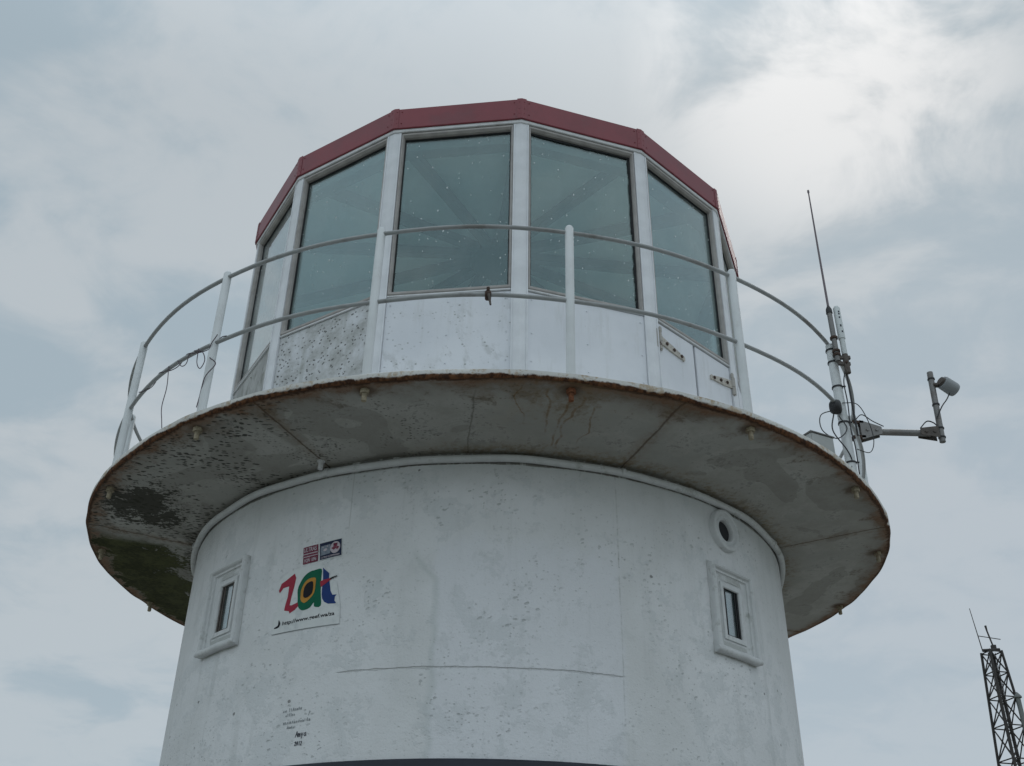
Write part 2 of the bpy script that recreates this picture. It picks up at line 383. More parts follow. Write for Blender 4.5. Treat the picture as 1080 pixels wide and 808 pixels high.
M['inkfaint'] = pmat('faded_ink', (.26, .28, .29), .8, .2, 50, .0)
M['glass'] = glass_mat('tinted_lantern_glass', (.76, .85, .85), .015, 1.0, .080, (.78, .93, .935))
M['slitglass'] = glass_mat('slit_window_glass', (.75, .80, .80), .03, .3, .14, (.9, .97, 1.0))

# ------------------------------------------------------------------ object helpers
def tag(o, label=None, cat=None, group=None, kind=None):
    if label: o['label'] = label
    if cat: o['category'] = cat
    if group: o['group'] = group
    if kind: o['kind'] = kind
    return o
def empty(name, loc=(0, 0, 0), rz=0.0):
    o = bpy.data.objects.new(name, None); COL.objects.link(o); o.location = loc; o.rotation_euler = (0, 0, rz)
    o.empty_display_size = .2; return o
def build(name, bm, mat, parent=None, smooth=False, loc=None, rz=None, mats=None, recalc=True):
    if recalc: bmesh.ops.recalc_face_normals(bm, faces=bm.faces)
    me = bpy.data.meshes.new(name); bm.to_mesh(me); bm.free()
    for mm in (mats or [mat]): me.materials.append(mm)
    if smooth:
        me.polygons.foreach_set('use_smooth', [True]*len(me.polygons))
        try: me.set_sharp_from_angle(angle=R_(38))
        except Exception: pass
    o = bpy.data.objects.new(name, me); COL.objects.link(o)
    if parent is not None: o.parent = parent
    if loc is not None: o.location = loc
    if rz is not None: o.rotation_euler = (0, 0, rz)
    return o
def pol(r, a, z): t = R_(a); return Vector((r*math.sin(t), -r*math.cos(t), z))
def box(bm, c, s, mi=0, rot=None, bev=0.0):
    c = Vector(c); vs = []
    for sx in (-.5, .5):
        for sy in (-.5, .5):
            for sz in (-.5, .5):
                v = Vector((sx*s[0], sy*s[1], sz*s[2]))
                if rot is not None: v = rot @ v
                vs.append(bm.verts.new(c+v))
    fs = []
    for q in ((0, 1, 3, 2), (4, 6, 7, 5), (0, 4, 5, 1), (2, 3, 7, 6), (0, 2, 6, 4), (1, 5, 7, 3)):
        f = bm.faces.new([vs[i] for i in q]); f.material_index = mi; fs.append(f)
    if bev:
        es = list({e for f in fs for e in f.edges})
        bmesh.ops.bevel(bm, geom=es, offset=bev, segments=2, affect='EDGES', clamp_overlap=True)
def tube(bm, pts, r, seg=10, mi=0, closed=False, cap=True):
    pts = [Vector(p) for p in pts]; n = len(pts); rings = []
    up = Vector((0, 0, 1)); prev = None
    for i, p in enumerate(pts):
        if closed: d = (pts[(i+1) % n]-pts[i-1]).normalized()
        else: d = (pts[min(i+1, n-1)]-pts[max(i-1, 0)]).normalized()
        if prev is None:
            a = d.cross(up)
            if a.length < .05: a = d.cross(Vector((0, 1, 0)))
            a.normalize()
        else:
            a = prev-d*prev.dot(d); a.normalize()
        prev = a; b = d.cross(a)
        rr = r[i] if isinstance(r, (list, tuple)) else r
        rings.append([bm.verts.new(p+(a*math.cos(2*PI*k/seg)+b*math.sin(2*PI*k/seg))*rr) for k in range(seg)])
    m_ = n if closed else n-1
    for i in range(m_):
        A, B = rings[i], rings[(i+1) % n]
        for k in range(seg):
            f = bm.faces.new((A[k], A[(k+1) % seg], B[(k+1) % seg], B[k])); f.material_index = mi
    if cap and not closed:
        for Rg in (rings[0], rings[-1]):
            f = bm.faces.new(Rg); f.material_index = mi
def lathe(bm, prof, angs, uvf=None, closed=True, mi=0, jit=None):
    """prof list of (r, z); angs degrees. returns nothing"""
    uvl = bm.loops.layers.uv.verify() if uvf else None
    cols = []
    for a in angs:
        cols.append([bm.verts.new(pol(r+(jit(a, j)[0] if jit else 0), a, z+(jit(a, j)[1] if jit else 0))) for j, (r, z) in enumerate(prof)])
    n = len(angs)
    for i in range(n if closed else n-1):
        i2 = (i+1) % n
        for j in range(len(prof)-1):
            f = bm.faces.new((cols[i][j], cols[i2][j], cols[i2][j+1], cols[i][j+1])); f.material_index = mi
            if uvf:
                aa = [angs[i], angs[i2] if i2 else angs[0]+360, angs[i2] if i2 else angs[0]+360, angs[i]]
                for l, A, J in zip(f.loops, aa, (j, j, j+1, j+1)): l[uvl].uv = uvf(A, prof[J][0], prof[J][1])
def catmull(pts, k=8):
    pts = [Vector(p) for p in pts]; P = [pts[0]*2-pts[1]]+pts+[pts[-1]*2-pts[-2]]; o = []
    for i in range(1, len(P)-2):
        for t in range(k):
            t /= k
            o.append(.5*((2*P[i])+(P[i+1]-P[i-1])*t+(2*P[i-1]-5*P[i]+4*P[i+1]-P[i+2])*t*t+(3*P[i]-P[i-1]-3*P[i+1]+P[i+2])*t**3))
    o.append(pts[-1]); return o

# ================================================================== SETTING
RW = 2.211
bm = bmesh.new()
bmesh.ops.create_grid(bm, x_segments=60, y_segments=60, size=900)
for v in bm.verts:
    d = v.co.length
    if d > 60: v.co.z = -(d-60)*.02+1.5*math.sin(v.co.x*.011+1)*math.cos(v.co.y*.013)*min(1, (d-60)/200)
def ground_mat():
    mt, g, b = newmat('coastal_scrub'); co = g.coord()
    n = g.noise(co, .25, 6, .6); n2 = g.noise(co, 6, 5, .65)
    c = g.mix(g.sm(n, .4, .6), (.07, .085, .04), (.16, .15, .10)); c = g.mix(g.sm(n2, .5, .65)*.6, c, (.05, .07, .03))
    g.put(b.inputs['Base Color'], c); b.inputs['Roughness'].default_value = .95
    g.put(b.inputs['Normal'], g.bump(n2, .6, .05)); return mt
tag(build('ground', bm, ground_mat()), kind='structure')
bm = bmesh.new()
lathe(bm, [(2.0, .06), (13.0, .06), (13.0, -.1)], [i*3 for i in range(120)])
tag(build('terrace_paving', bm, pmat('concrete_paving', (.22, .215, .205), .85, .15, 2, .3, dirt=(.13, .125, .12))), kind='structure')

# ================================================================== LIGHTHOUSE
LH = empty('lighthouse', (0, 0, 0.06))
tag(LH, 'round white lighthouse with rusty gallery and red rimmed glass lantern room', 'lighthouse')
LZ = -.06
def part(name, bm, mat, parent=LH, **kw):
    o = build(name, bm, mat, None, **kw)
    if parent is LH: o.parent = LH; o.location = Vector(o.location)+Vector((0, 0, LZ))
    else: o.parent = parent
    return o

# --- masonry drum with real openings
SW = [(-47.8, 3.795), (42.8, 3.775)]          # slit windows: angle, centre height
OPW, OPH = .118, .195                        # half sizes of the holes
VENT = (42.5, 4.318)
angs = set(round(-180+i*2.0, 3) for i in range(180)); zs = set([0, .5, 1, 1.5, 2, 2.4, 2.8, 3.0, 3.3, 4.1, 4.22, 4.40, 4.50, 4.56])
holes = []
for a, z in SW:
    h = math.degrees(OPW/RW); holes.append((a-h, a+h, z-OPH, z+OPH))
hv = math.degrees(.074/RW); holes.append((VENT[0]-hv, VENT[0]+hv, VENT[1]-.074, VENT[1]+.074))
for h in holes:
    for q in h[:2]: angs.add(round(q, 3))
    for q in h[2:]: zs.add(round(q, 4))
angs = sorted(angs); zs = sorted(zs)
bm = bmesh.new(); uvl = bm.loops.layers.uv.verify()
V = [[bm.verts.new(pol(RW, a, z)) for z in zs] for a in angs]
for i in range(len(angs)):
    a0 = angs[i]; a1 = angs[(i+1) % len(angs)]+(360 if i == len(angs)-1 else 0)
    for j in range(len(zs)-1):
        ca, cz = (a0+a1)/2, (zs[j]+zs[j+1])/2
        if any(h[0] < ca < h[1] and h[2] < cz < h[3] for h in holes): continue
        f = bm.faces.new((V[i][j], V[(i+1) % len(angs)][j], V[(i+1) % len(angs)][j+1], V[i][j+1]))
        for l, (A, Z) in zip(f.loops, ((a0, zs[j]), (a1, zs[j]), (a1, zs[j+1]), (a0, zs[j+1]))): l[uvl].uv = (R_(A)*RW, Z)
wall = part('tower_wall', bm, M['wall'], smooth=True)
bm = bmesh.new(); lathe(bm, [(1.85, 0.1), (1.85, 4.55)], [i*6 for i in range(60)])
part('inner_wall', bm, M['inner'])
bm = bmesh.new(); lathe(bm, [(2.206, 2.36), (2.232, 2.37), (2.238, 2.752), (2.228, 2.764), (2.206, 2.766)], [i*3 for i in range(120)])
part('base_band', bm, M['band'], smooth=True)
# moulding under the gallery, made of lengths of half-round pipe
random.seed(3)
bm = bmesh.new()
pts = []
for i in range(180):
    a = i*2; pts.append(pol(2.234+.003*math.sin(a*.3), a, 4.488+.004*math.sin(R_(a)*7+1)+.003*math.sin(R_(a)*23)))
tube(bm, pts, .023, 12, closed=True)
for a in (-70, -27, 21, 62, 69, 105): 
    c = pol(2.236, a, 4.492); t = Vector((math.cos(R_(a)), math.sin(R_(a)), 0))
    tube(bm, [c-t*.012, c+t*.012], 0.0265, 12)
part('cornice_moulding', bm, M['mould'], smooth=True)
# short stub pipe
bm = bmesh.new(); tube(bm, [pol(2.30, -27.2, 4.56), pol(2.30, -27.2, 4.485)], .016, 10); tube(bm, [pol(2.30, -27.2, 4.545), pol(2.30, -27.2, 4.535)], .026, 10)
part('drain_stub', bm, M['trim'], smooth=True)

# --- gallery deck
rnd = random.Random(11)
na = 720; jr = [0]*na; jz = [0]*na
for k in range(60):
    fq = rnd.choice([4, 7, 11, 17, 26, 39, 53, 71]); ph = rnd.random()*6.28; am = .0022*(9/fq)**.35*rnd.random()
    for i in range(na):
        jr[i] += am*math.sin(fq*i*2*PI/na+ph)*.8; jz[i] += am*math.cos(fq*i*2*PI/na+ph*2)
prof = [(2.05, 4.530), (2.3, 4.539), (2.6, 4.560), (2.85, 4.580), (2.93, 4.586), (2.968, 4.584), (2.983, 4.583), (2.994, 4.588), (3.003, 4.602), (3.004, 4.620), (3.004, 4.634), (2.996, 4.641), (2.96, 4.643), (2.5, 4.65), (2.0, 4.65)]
angl = [(-180+i*.5) for i in range(na)]
def jit(a, j):
    i = int(round((a+180)*2)) % na; w = 1.0 if 6 <= j <= 10 else (.35 if j in (5, 11) else 0.0)
    notch = -.012 if (j in (6, 7, 8) and abs(a-67) < .6) else 0
    return (jr[i]*w+notch, jz[i]*w*(1.0 if j < 10 else .5))
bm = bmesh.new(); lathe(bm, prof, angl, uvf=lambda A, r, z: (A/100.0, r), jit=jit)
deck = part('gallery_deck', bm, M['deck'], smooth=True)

# --- railing
RR = 2.922; ZD = 4.642
post_angs = [8.35+22.5*k for k in range(-8, 8)]
def post_bm(r0):
    bm = bmesh.new()
    zt = 1.105
    tube(bm, [(0, 0, 0), (0, 0, .02), (0, 0, zt-.022), (0, 0, zt-.008), (0, 0, zt)], [r0, r0, r0*.97, r0*.72, r0*.3], 14)
    return bm
def foot_bm():
    bm = bmesh.new(); box(bm, (0, 0, .004), (.10, .10, .008), bev=.002)
    for sx in (-1, 1): tube(bm, [(sx*.038, 0, .008), (sx*.038, 0, .02)], .008, 6)
    return bm
def bolt_bm():
    bm = bmesh.new()
    tube(bm, [(0, 0, -.050), (0, 0, -.062), (0, 0, -.082)], .028, 6)
    tube(bm, [(0, 0, -.082), (0, 0, -.128), (0, 0, -.132)], [.0155, .0155, .010], 10)
    tube(bm, [(0, 0, -.048), (0, 0, -.053)], .040, 14)
    return bm
first = None
for k, a in enumerate(post_angs):
    mast = abs(a-53.35) < 1
    c = pol(RR, a, ZD)
    if first is None:
        first = part('railing_post', post_bm(.027), M['post'], smooth=True, loc=c, rz=R_(a))
        f1 = build('foot_plate', foot_bm(), M['rust'], first); f2 = build('bolt', bolt_bm(), M['rust'], first, smooth=True)
        kids = [f1, f2]; continue
    if mast:
        continue
    o = first.copy(); COL.objects.link(o); o.parent = LH; o.location = c+Vector((0, 0, LZ)); o.rotation_euler = (R_(rnd.uniform(-.4, .4)), R_(rnd.uniform(-.4, .4)), R_(a))
    for q in kids:
        cc = q.copy(); COL.objects.link(cc); cc.parent = o
        if q is f2 and abs(a-8.35) < 1: cc.data = q.data.copy(); cc.data.materials[0] = M['rustorange']; cc['label'] = 'rusty orange bolt with brown streaks below it'
ringp = lambda r, z, w=0.0: [pol(r+w*math.sin(R_(a)*8+1), a, z+w*math.cos(R_(a)*16+R_(30))) for a in range(0, 360, 2)]
bm = bmesh.new(); tube(bm, ringp(RR, 5.700, .003), .0135, 10, closed=True); part('top_rail', bm, M['rail'], smooth=True)
bm = bmesh.new(); tube(bm, ringp(RR, 5.190, .004), .0135, 10, closed=True); part('middle_rail', bm, M['rail'], smooth=True)

# --- lantern room
NS = 14; PH = 4.06; RL = 2.180
AP = RL*math.cos(PI/NS); HF = RL*math.sin(PI/NS)
Z0, ZS, ZG0, ZG1, ZT = 4.651, 5.80, 5.862, 7.297, 7.372
vang = [PH+(i-3)*360/NS for i in range(NS)]              # vertex i
fang = [PH+(i-2.5)*360/NS for i in range(NS)]            # face i between vertex i and i+1
PW = .058                                               # half width of a corner post on each face
def frame_of(i): return fang[i]
def post_section():
    # in the local frame of a vertex: outward is -Y, bent section following both faces
    h = PI/NS
    def face_pt(side, s, d):      # s from the vertex along the face, d inward
        t = Vector((side*math.cos(h), math.sin(h), 0)); n = Vector((side*math.sin(h), -math.cos(h), 0))
        return Vector((0, -RL, 0))+t*s-n*d
    return [face_pt(-1, PW, 0), Vector((0, -RL, 0)), face_pt(1, PW, 0), face_pt(1, PW, .10), Vector((0, -RL+.105, 0)), face_pt(-1, PW, .10)]
def cpost():
    bm = bmesh.new(); P = post_section(); rows = []
    for z in (Z0, ZS, ZT-.03): rows.append([bm.verts.new((p.x, p.y, z)) for p in P])
    for a, b in zip(rows, rows[1:]):
        for k in range(6): bm.faces.new((a[k], a[(k+1) % 6], b[(k+1) % 6], b[k]))
    bm.faces.new(rows[0]); bm.faces.new(rows[-1])
    # cover beads down the edges of the post
    for side in (-1, 1):
        h = PI/NS; t = Vector((side*math.cos(h), math.sin(h), 0)); n = Vector((side*math.sin(h), -math.cos(h), 0))
        c = Vector((0, -RL, 0))+t*(PW-.006)+n*.002
        rot = Matrix.Rotation(side*h, 3, 'Z')
        box(bm, (c.x, c.y, (Z0+ZT-.03)/2), (.010, .008, ZT-.045-Z0), rot=rot)
    return bm
cp = None
for i in range(NS):
    if cp is None: cp = part('corner_post', cpost(), M['white'], rz=R_(vang[i])); continue
    o = cp.copy(); COL.objects.link(o); o.parent = LH; o.rotation_euler = (0, 0, R_(vang[i])); o.location = (0, 0, LZ)
W = HF-PW
# face local frame: origin at face middle on the outer plane, x along the face, -y outward
def pan(bmz=None):
    bm = bmesh.new(); box(bm, (0, .025, (Z0+ZS)/2), (2*W-.004, .03, ZS-Z0-.004))
    for x in (-W+.03, W-.03, 0):
        for z in (Z0+.35, Z0+.6, ZS-.33, ZS-.06):
            tube(bm, [(x, .010, z), (x, .004, z)], .006, 7)
    return bm
def winframe():
    bm = bmesh.new(); gx = .402; y0 = .012; d = .05
    # stiles, head, bottom rail mitred as a sweep
    prof = [(0, -.006), (.006, -.012), (.018, -.012), (.030, .004), (.034, .035)]
    outer = [(-W+.001, ZS+.022), (W-.001, ZS+.022), (W-.001, ZT-.034), (-W+.001, ZT-.034)]
    inner = [(-gx, ZG0), (gx, ZG0), (gx, ZG1), (-gx, ZG1)]
    rings = []
    for q, (k, dep) in enumerate(prof):
        t = k/.034
        rings.append([bm.verts.new((o[0]+(n[0]-o[0])*t, y0+dep, o[1]+(n[1]-o[1])*t)) for o, n in zip(outer, inner)])
    bk = [bm.verts.new((o[0], .06, o[1])) for o in outer]; bi = [bm.verts.new((n[0], .06, n[1])) for n in inner]
    seq = [bk]+rings+[bi]
    for a, b in zip(seq, seq[1:]):
        for k in range(4): bm.faces.new((a[k], a[(k+1) % 4], b[(k+1) % 4], b[k]))
    for k in range(4): bm.faces.new((bi[k], bi[(k+1) % 4], bk[(k+1) % 4], bk[k]))
    return bm
def gasket():
    bm = bmesh.new(); gx = .402
    for (cx, cz, sx, sz) in ((-gx+.003, (ZG0+ZG1)/2, .007, ZG1-ZG0), (gx-.003, (ZG0+ZG1)/2, .007, ZG1-ZG0), (0, ZG1-.004, 2*gx-.016, .008), (0, ZG0+.004, 2*gx-.016, .008)):
        box(bm, (cx, .040, cz), (sx, .012, sz))
    return bm
def sill():
    bm = bmesh.new(); box(bm, (0, .018, ZS+.010), (2*W-.002, .040, .014), bev=.003); return bm
def pane():
    bm = bmesh.new(); box(bm, (0, .045, (ZG0+ZG1)/2), (.802, .006, ZG1-ZG0-.002)); return bm
pkind = {0: 'weathered', 1: 'pitted', 2: 'speckled', 3: 'clean', 5: 'clean'}
first_w = None
for i in range(NS):
    a = fang[i]; base = pol(AP, a, 0)
    if i != 4:
        p = part('wall_panel', pan(), M[pkind.get(i, 'clean')], loc=base, rz=R_(a))
        if i == 0: p['label'] = 'bare weathered grey panel'
        if i == 1: p['label'] = 'panel pitted with black holes'
    if first_w is None:
        fw = part('lantern_window', winframe(), M['frame'], loc=base, rz=R_(a))
        ks = [build('window_sill', sill(), M['trim'], fw), build('glass_pane', pane(), M['glass'], fw), build('window_seal', gasket(), M['dark'], fw)]
        first_w = fw; continue
    o = first_w.copy(); COL.objects.link(o); o.parent = LH; o.location = base+Vector((0, 0, LZ)); o.rotation_euler = (0, 0, R_(a))
    for q in ks:
        c = q.copy(); COL.objects.link(c); c.parent = o
w3 = [o for o in LH.children if o.name.startswith('lantern_window')][3]
bm = bmesh.new(); r3 = random.Random(2); zz = ZG0
while zz < ZG1-.02:
    h_ = r3.uniform(.02, .09); box(bm, (.400-.004*r3.random(), .036, min(zz+h_/2, ZG1-.01)), (.010+.014*r3.random(), .008, h_+.004)); zz += h_
xx = -.39
while xx < .39:
    h_ = r3.uniform(.02, .08); box(bm, (xx+h_/2, .0362, ZG1-.006), (h_+.004, .008, .012+.014*r3.random())); xx += h_
build('black_sealant', bm, M['dark'], w3)
# the face with the two little hatch doors
a = fang[4]; base = pol(AP, a, 0)
bm = bmesh.new(); box(bm, (0, .055, (Z0+ZS)/2), (2*W-.004, .02, ZS-Z0-.004)); part('hatch_backing', bm, M['dark'], loc=base, rz=R_(a))
def hatch(x0, x1, hx, hz, side):
    bm = bmesh.new(); box(bm, ((x0+x1)/2, .022, (Z0+.30+ZS)/2-.15), (x1-x0, .026, ZS-Z0-.012), bev=.003)
    d = part('hatch_door', bm, M['clean'], loc=base, rz=R_(a))
    h = bmesh.new(); sx = 1 if side > 0 else -1
    # strap with three bolts, tapering, and the knuckle
    pts = [(0, .026), (.10, .024), (.20, .017), (.235, .012), (.250, .018), (.262, .010), (.262, -.010), (.250, -.018), (.235, -.012), (.20, -.017), (.10, -.024), (0, -.026)]
    vf = [h.verts.new((hx+sx*p[0], -.002, hz+p[1]*1.25-.18*p[0])) for p in pts]; vb = [h.verts.new((hx+sx*p[0], .009, hz+p[1]*1.25-.18*p[0])) for p in pts]
    h.faces.new(vf); h.faces.new(list(reversed(vb)))
    for k in range(12): h.faces.new((vf[k], vf[(k+1) % 12], vb[(k+1) % 12], vb[k]))
    ho = build('hinge', h, M['hinge'], d)
    h = bmesh.new()
    tube(h, [(hx-sx*.010, -.004, hz+d_) for d_ in (.098, .09, .088, .06, .058, .02, .018, -.02, -.022, -.06, -.062, -.088, -.09, -.1)], [.008, .008, .013, .013, .010, .010, .014, .014, .010, .010, .013, .013, .007, .007], 10)
    box(h, (hx-sx*.026, .001, hz-.003), (.040, .008, .15))
    for q in (.06, .14, .222):
        hb = bmesh.new(); tube(hb, [(hx+sx*q, .001, hz-.18*q), (hx+sx*q, -.010, hz-.18*q)], .0125, 8); build('hinge_bolt', hb, M['rustdark'], ho)
    build('hinge_pin', h, M['hingepin'], d, smooth=True)
hatch(-.415, -.014, -.400, 5.655, 1)
hatch(.008, W-.006, .424, 5.650, -1)
# --- head trim, red fascia, roof
def polyring(bm, prof, rot=0.0, mi=0):
    """14-sided ring following the lantern; prof is (offset outward of the face plane, z)"""
    cols = []
    for va in vang:
        cols.append([bm.verts.new(pol((AP+o)/math.cos(PI/NS), va, z)) for o, z in prof])
    n = len(prof)
    for i in range(NS):
        A, B = cols[i], cols[(i+1) % NS]
        for j in range(n): bm.faces.new((A[j], B[j], B[(j+1) % n], A[(j+1) % n]))
bm = bmesh.new(); polyring(bm, [(-.10, ZT-.030), (.006, ZT-.030), (.010, ZT-.026), (.010, ZT-.003), (-.10, ZT-.003)]); part('head_trim', bm, M['trim'])
ZF = 7.576
bm = bmesh.new(); polyring(bm, [(-.04, ZT-.001), (.020, ZT-.001), (.023, ZT+.004), (.023, ZF-.006), (.016, ZF), (-.04, ZF)])
fas = part('red_fascia', bm, M['red'])
def cover():
    bm = bmesh.new(); h = PI/NS; Rf = (AP+.023)/math.cos(h)
    def fp(side, s, d, z):
        t = Vector((side*math.cos(h), math.sin(h), 0)); n = Vector((side*math.sin(h), -math.cos(h), 0)); p = Vector((0, -Rf, 0))+t*s+n*d; return bm.verts.new((p.x, p.y, z))
    for (z0, z1) in ((ZT+.001, ZF+.0005),):
        w = .036
        A = [fp(-1, w, .001, z0), fp(-1, w, .003, z0), fp(-1, .0, .003, z0), fp(1, w, .003, z0), fp(1, w, .001, z0)]
        B = [fp(-1, w, .001, z1), fp(-1, w, .003, z1), fp(-1, .0, .003, z1), fp(1, w, .003, z1), fp(1, w, .001, z1)]
        for k in range(5): bm.faces.new((A[k], A[(k+1) % 5], B[(k+1) % 5], B[k]))
        bm.faces.new(A); bm.faces.new(B)
    for side in (-1, 1):
        for z in (ZT+.05, ZT+.10, ZF-.035):
            t = Vector((side*math.cos(h), math.sin(h), 0)); n = Vector((side*math.sin(h), -math.cos(h), 0))
            for s in ((.02, .058) if z != ZT+.10 else (.02,)):
                p = Vector((0, -Rf, z))+t*s; tube(bm, [p+n*0.0, p+n*.005], .0045, 7)
    return bm
cv = None
for i in range(NS):
    if cv is None: cv = build('corner_cover', cover(), M['red'], fas, rz=R_(vang[i])); continue
    o = cv.copy(); COL.objects.link(o); o.parent = fas; o.rotation_euler = (0, 0, R_(vang[i]))
bm = bmesh.new(); apx = bm.verts.new((0, 0, 8.02)); ring = [bm.verts.new(pol((AP-.0)/math.cos(PI/NS), v, ZF+.002)) for v in vang]
for i in range(NS): bm.faces.new((ring[i], ring[(i+1) % NS], apx))
part('roof', bm, M['redroof'])
# ceiling, rafters, hub, floor inside
bm = bmesh.new(); apx = bm.verts.new((0, 0, 7.86)); ring = [bm.verts.new(pol((AP-.05)/math.cos(PI/NS), v, 7.42)) for v in vang]
for i in range(NS): bm.faces.new((ring[i], apx, ring[(i+1) % NS]))
part('lantern_ceiling', bm, M['ceil'])
bm = bmesh.new(); polyring(bm, [(-.10, 7.21), (-.065, 7.21), (-.065, 7.40), (-.16, 7.44), (-.16, 7.21)]); part('ring_beam', bm, M['rafter'])
def rafter():
    bm = bmesh.new(); p0 = Vector((0, -(RL-.16), 7.395)); p1 = Vector((0, -.22, 7.775)); d = (p1-p0); L = d.length
    rot = d.to_track_quat('Y', 'Z').to_matrix(); box(bm, (p0+p1)/2, (.075, L, .09), rot=rot); return bm
rf = None
for i in range(NS):
    if rf is None: rf = part('rafter', rafter(), M['rafter'], rz=R_(vang[i])); continue
    o = rf.copy(); COL.objects.link(o); o.parent = LH; o.rotation_euler = (0, 0, R_(vang[i])); o.location = (0, 0, LZ)
bm = bmesh.new(); lathe(bm, [(.001, 7.70), (.24, 7.70), (.26, 7.72), (.26, 7.82), (.001, 7.82)], [i*15 for i in range(24)]); part('ceiling_hub', bm, M['rafter'])
bm = bmesh.new(); polyring(bm, [(-.06, 4.70), (-.08, 4.70), (-.08, 5.78), (-.06, 5.78)]); part('inner_lining', bm, M['inner'])
bm = bmesh.new(); ring = [bm.verts.new(pol((AP-.09)/math.cos(PI/NS), v, 4.70)) for v in vang]; bm.faces.new(ring); part('lantern_floor', bm, M['floor'])

# --- slit windows with plaster surrounds
def sweep_rect(bm, prof, hw, hh, mi=0):
    rings = []
    for d, h in prof: rings.append([bm.verts.new((sx*(hw-d), -h, sz*(hh-d))) for sx, sz in ((-1, -1), (1, -1), (1, 1), (-1, 1))])
    for A, B in zip(rings, rings[1:]):
        for k in range(4): bm.faces.new((A[k], A[(k+1) % 4], B[(k+1) % 4], B[k]))
for wi, (a, z) in enumerate(SW):
    c = pol(RW, a, z)
    bm = bmesh.new(); hw, hh = .212, .282
    sweep_rect(bm, [(0, -.03), (0, .012), (.003, .026), (.010, .035), (.020, .036), (.028, .029), (.032, .018), (.036, .013), (.046, .012), (.049, .002), (.056, -.003), (.100, -.004), (.103, .006), (.128, .007), (.132, .003), (.136, -.008), (.136, -.22)], hw, hh)
    w = part('slit_window', bm, M['mould'], loc=c, rz=R_(a))
    w['label'] = 'narrow window left of the sign' if wi == 0 else 'narrow window below the round vent'
    bm = bmesh.new(); x0 = -hw-.012; n = 10
    pts = [(x0+(2*hw+.024)*k/n, -.026, -hh+.018+.002*math.sin(k*1.3)) for k in range(n+1)]
    tube(bm, pts, [.015]+[.023]*(n-1)+[.015], 12); build('window_sill', bm, M['mould'], w, smooth=True)
    bm = bmesh.new(); box(bm, (0, .0145, 0), (.160, .004, .33)); build('glass_pane', bm, M['slitglass'], w)
    bm = bmesh.new()
    for (cx, cz, sx, sz) in ((-.064, 0, .014, .31), (.064, 0, .014, .31), (0, .150, .142, .012), (0, -.150, .142, .012)): box(bm, (cx, .006, cz), (sx, .010, sz))
    box(bm, (-.038 if wi == 0 else .042, .006, 0), (.008, .008, .29))
    build('casement', bm, M['dark'] if wi else M['darkmetal'], w)
    bm = bmesh.new(); box(bm, (0, .06, 0), (.20, .01, .36)); build('blind', bm, M['cream'], w)
    if wi == 0:
        bm = bmesh.new(); box(bm, (.015, .028, -.115), (.05, .01, .035)); build('paper_scrap', bm, M['paper'], w)
a, z = VENT
bm = bmesh.new(); prof = [(.142, -.03), (.142, .020), (.136, .032), (.122, .037), (.108, .031), (.102, .020), (.092, .015), (.084, .020), (.078, .022), (.072, .016), (.069, .004), (.068, -.014), (.0001, -.016)]
seg = 40; rings = [[bm.verts.new((r*math.cos(2*PI*k/seg), -h, r*math.sin(2*PI*k/seg))) for k in range(seg)] for r, h in prof]
for A, B in zip(rings, rings[1:]):
    for k in range(seg): bm.faces.new((A[k], A[(k+1) % seg], B[(k+1) % seg], B[k]))
v = part('round_vent', bm, M['mould'], loc=pol(RW, a, z), rz=R_(a), smooth=True)
bm = bmesh.new(); bmesh.ops.create_circle(bm, cap_ends=True, segments=24, radius=.0665)
for q in bm.verts: q.co = Vector((q.co.x, .006, q.co.y))
build('vent_hole', bm, M['dark'], v)

# ================================================================== MARKS ON THE WALL
def onwall(s, z, off): return pol(RW+off, math.degrees(s/RW), z)
def flat2wall(bm, off):
    xs = [q.co.x for q in bm.verts]; x = math.floor(min(xs)/.02)*.02
    while x < max(xs):
        bmesh.ops.bisect_plane(bm, geom=bm.verts[:]+bm.edges[:]+bm.faces[:], plane_co=(x, 0, 0), plane_no=(1, 0, 0), dist=1e-6); x += .02
    for q in bm.verts: q.co = onwall(q.co.x, q.co.y, off)
def addpoly(bm, pts):
    f = bm.faces.new([bm.verts.new((x, y, 0)) for x, y in pts]); bmesh.ops.triangulate(bm, faces=[f])
def decal(name, polys, mat, off, parent, origin):
    bm = bmesh.new()
    for p in polys: addpoly(bm, p)
    flat2wall(bm, off)
    for q in bm.verts: q.co -= origin
    bmesh.ops.recalc_face_normals(bm, faces=bm.faces)
    return build(name, bm, mat, parent, recalc=False)
def textbm(txt, x0, y0, width, height, slant=0.0, dy=0.0):
    cu = bpy.data.curves.new('t', 'FONT'); cu.body = txt; cu.size = 1; cu.resolution_u = 3; cu.offset = .018
    o = bpy.data.objects.new('t', cu); COL.objects.link(o)
    dg = bpy.context.evaluated_depsgraph_get(); me = o.evaluated_get(dg).to_mesh()
    bm = bmesh.new(); bm.from_mesh(me); o.evaluated_get(dg).to_mesh_clear(); bpy.data.objects.remove(o); bpy.data.curves.remove(cu)
    xs = [v.co.x for v in bm.verts]; ys = [v.co.y for v in bm.verts]; a, b = min(xs), max(xs); c, d = min(ys), max(ys)
    for v in bm.verts:
        u = (v.co.x-a)/(b-a); w = (v.co.y-c)/(d-c)
        v.co = Vector((x0+u*width+w*slant, y0+w*height+u*dy, 0))
    return bm
def wtext(name, txt, x0, y0, width, height, mat, off, parent, origin, **kw):
    bm = textbm(txt, x0, y0, width, height, **kw)
    flat2wall(bm, off)
    for q in bm.verts: q.co -= origin
    return build(name, bm, mat, parent)
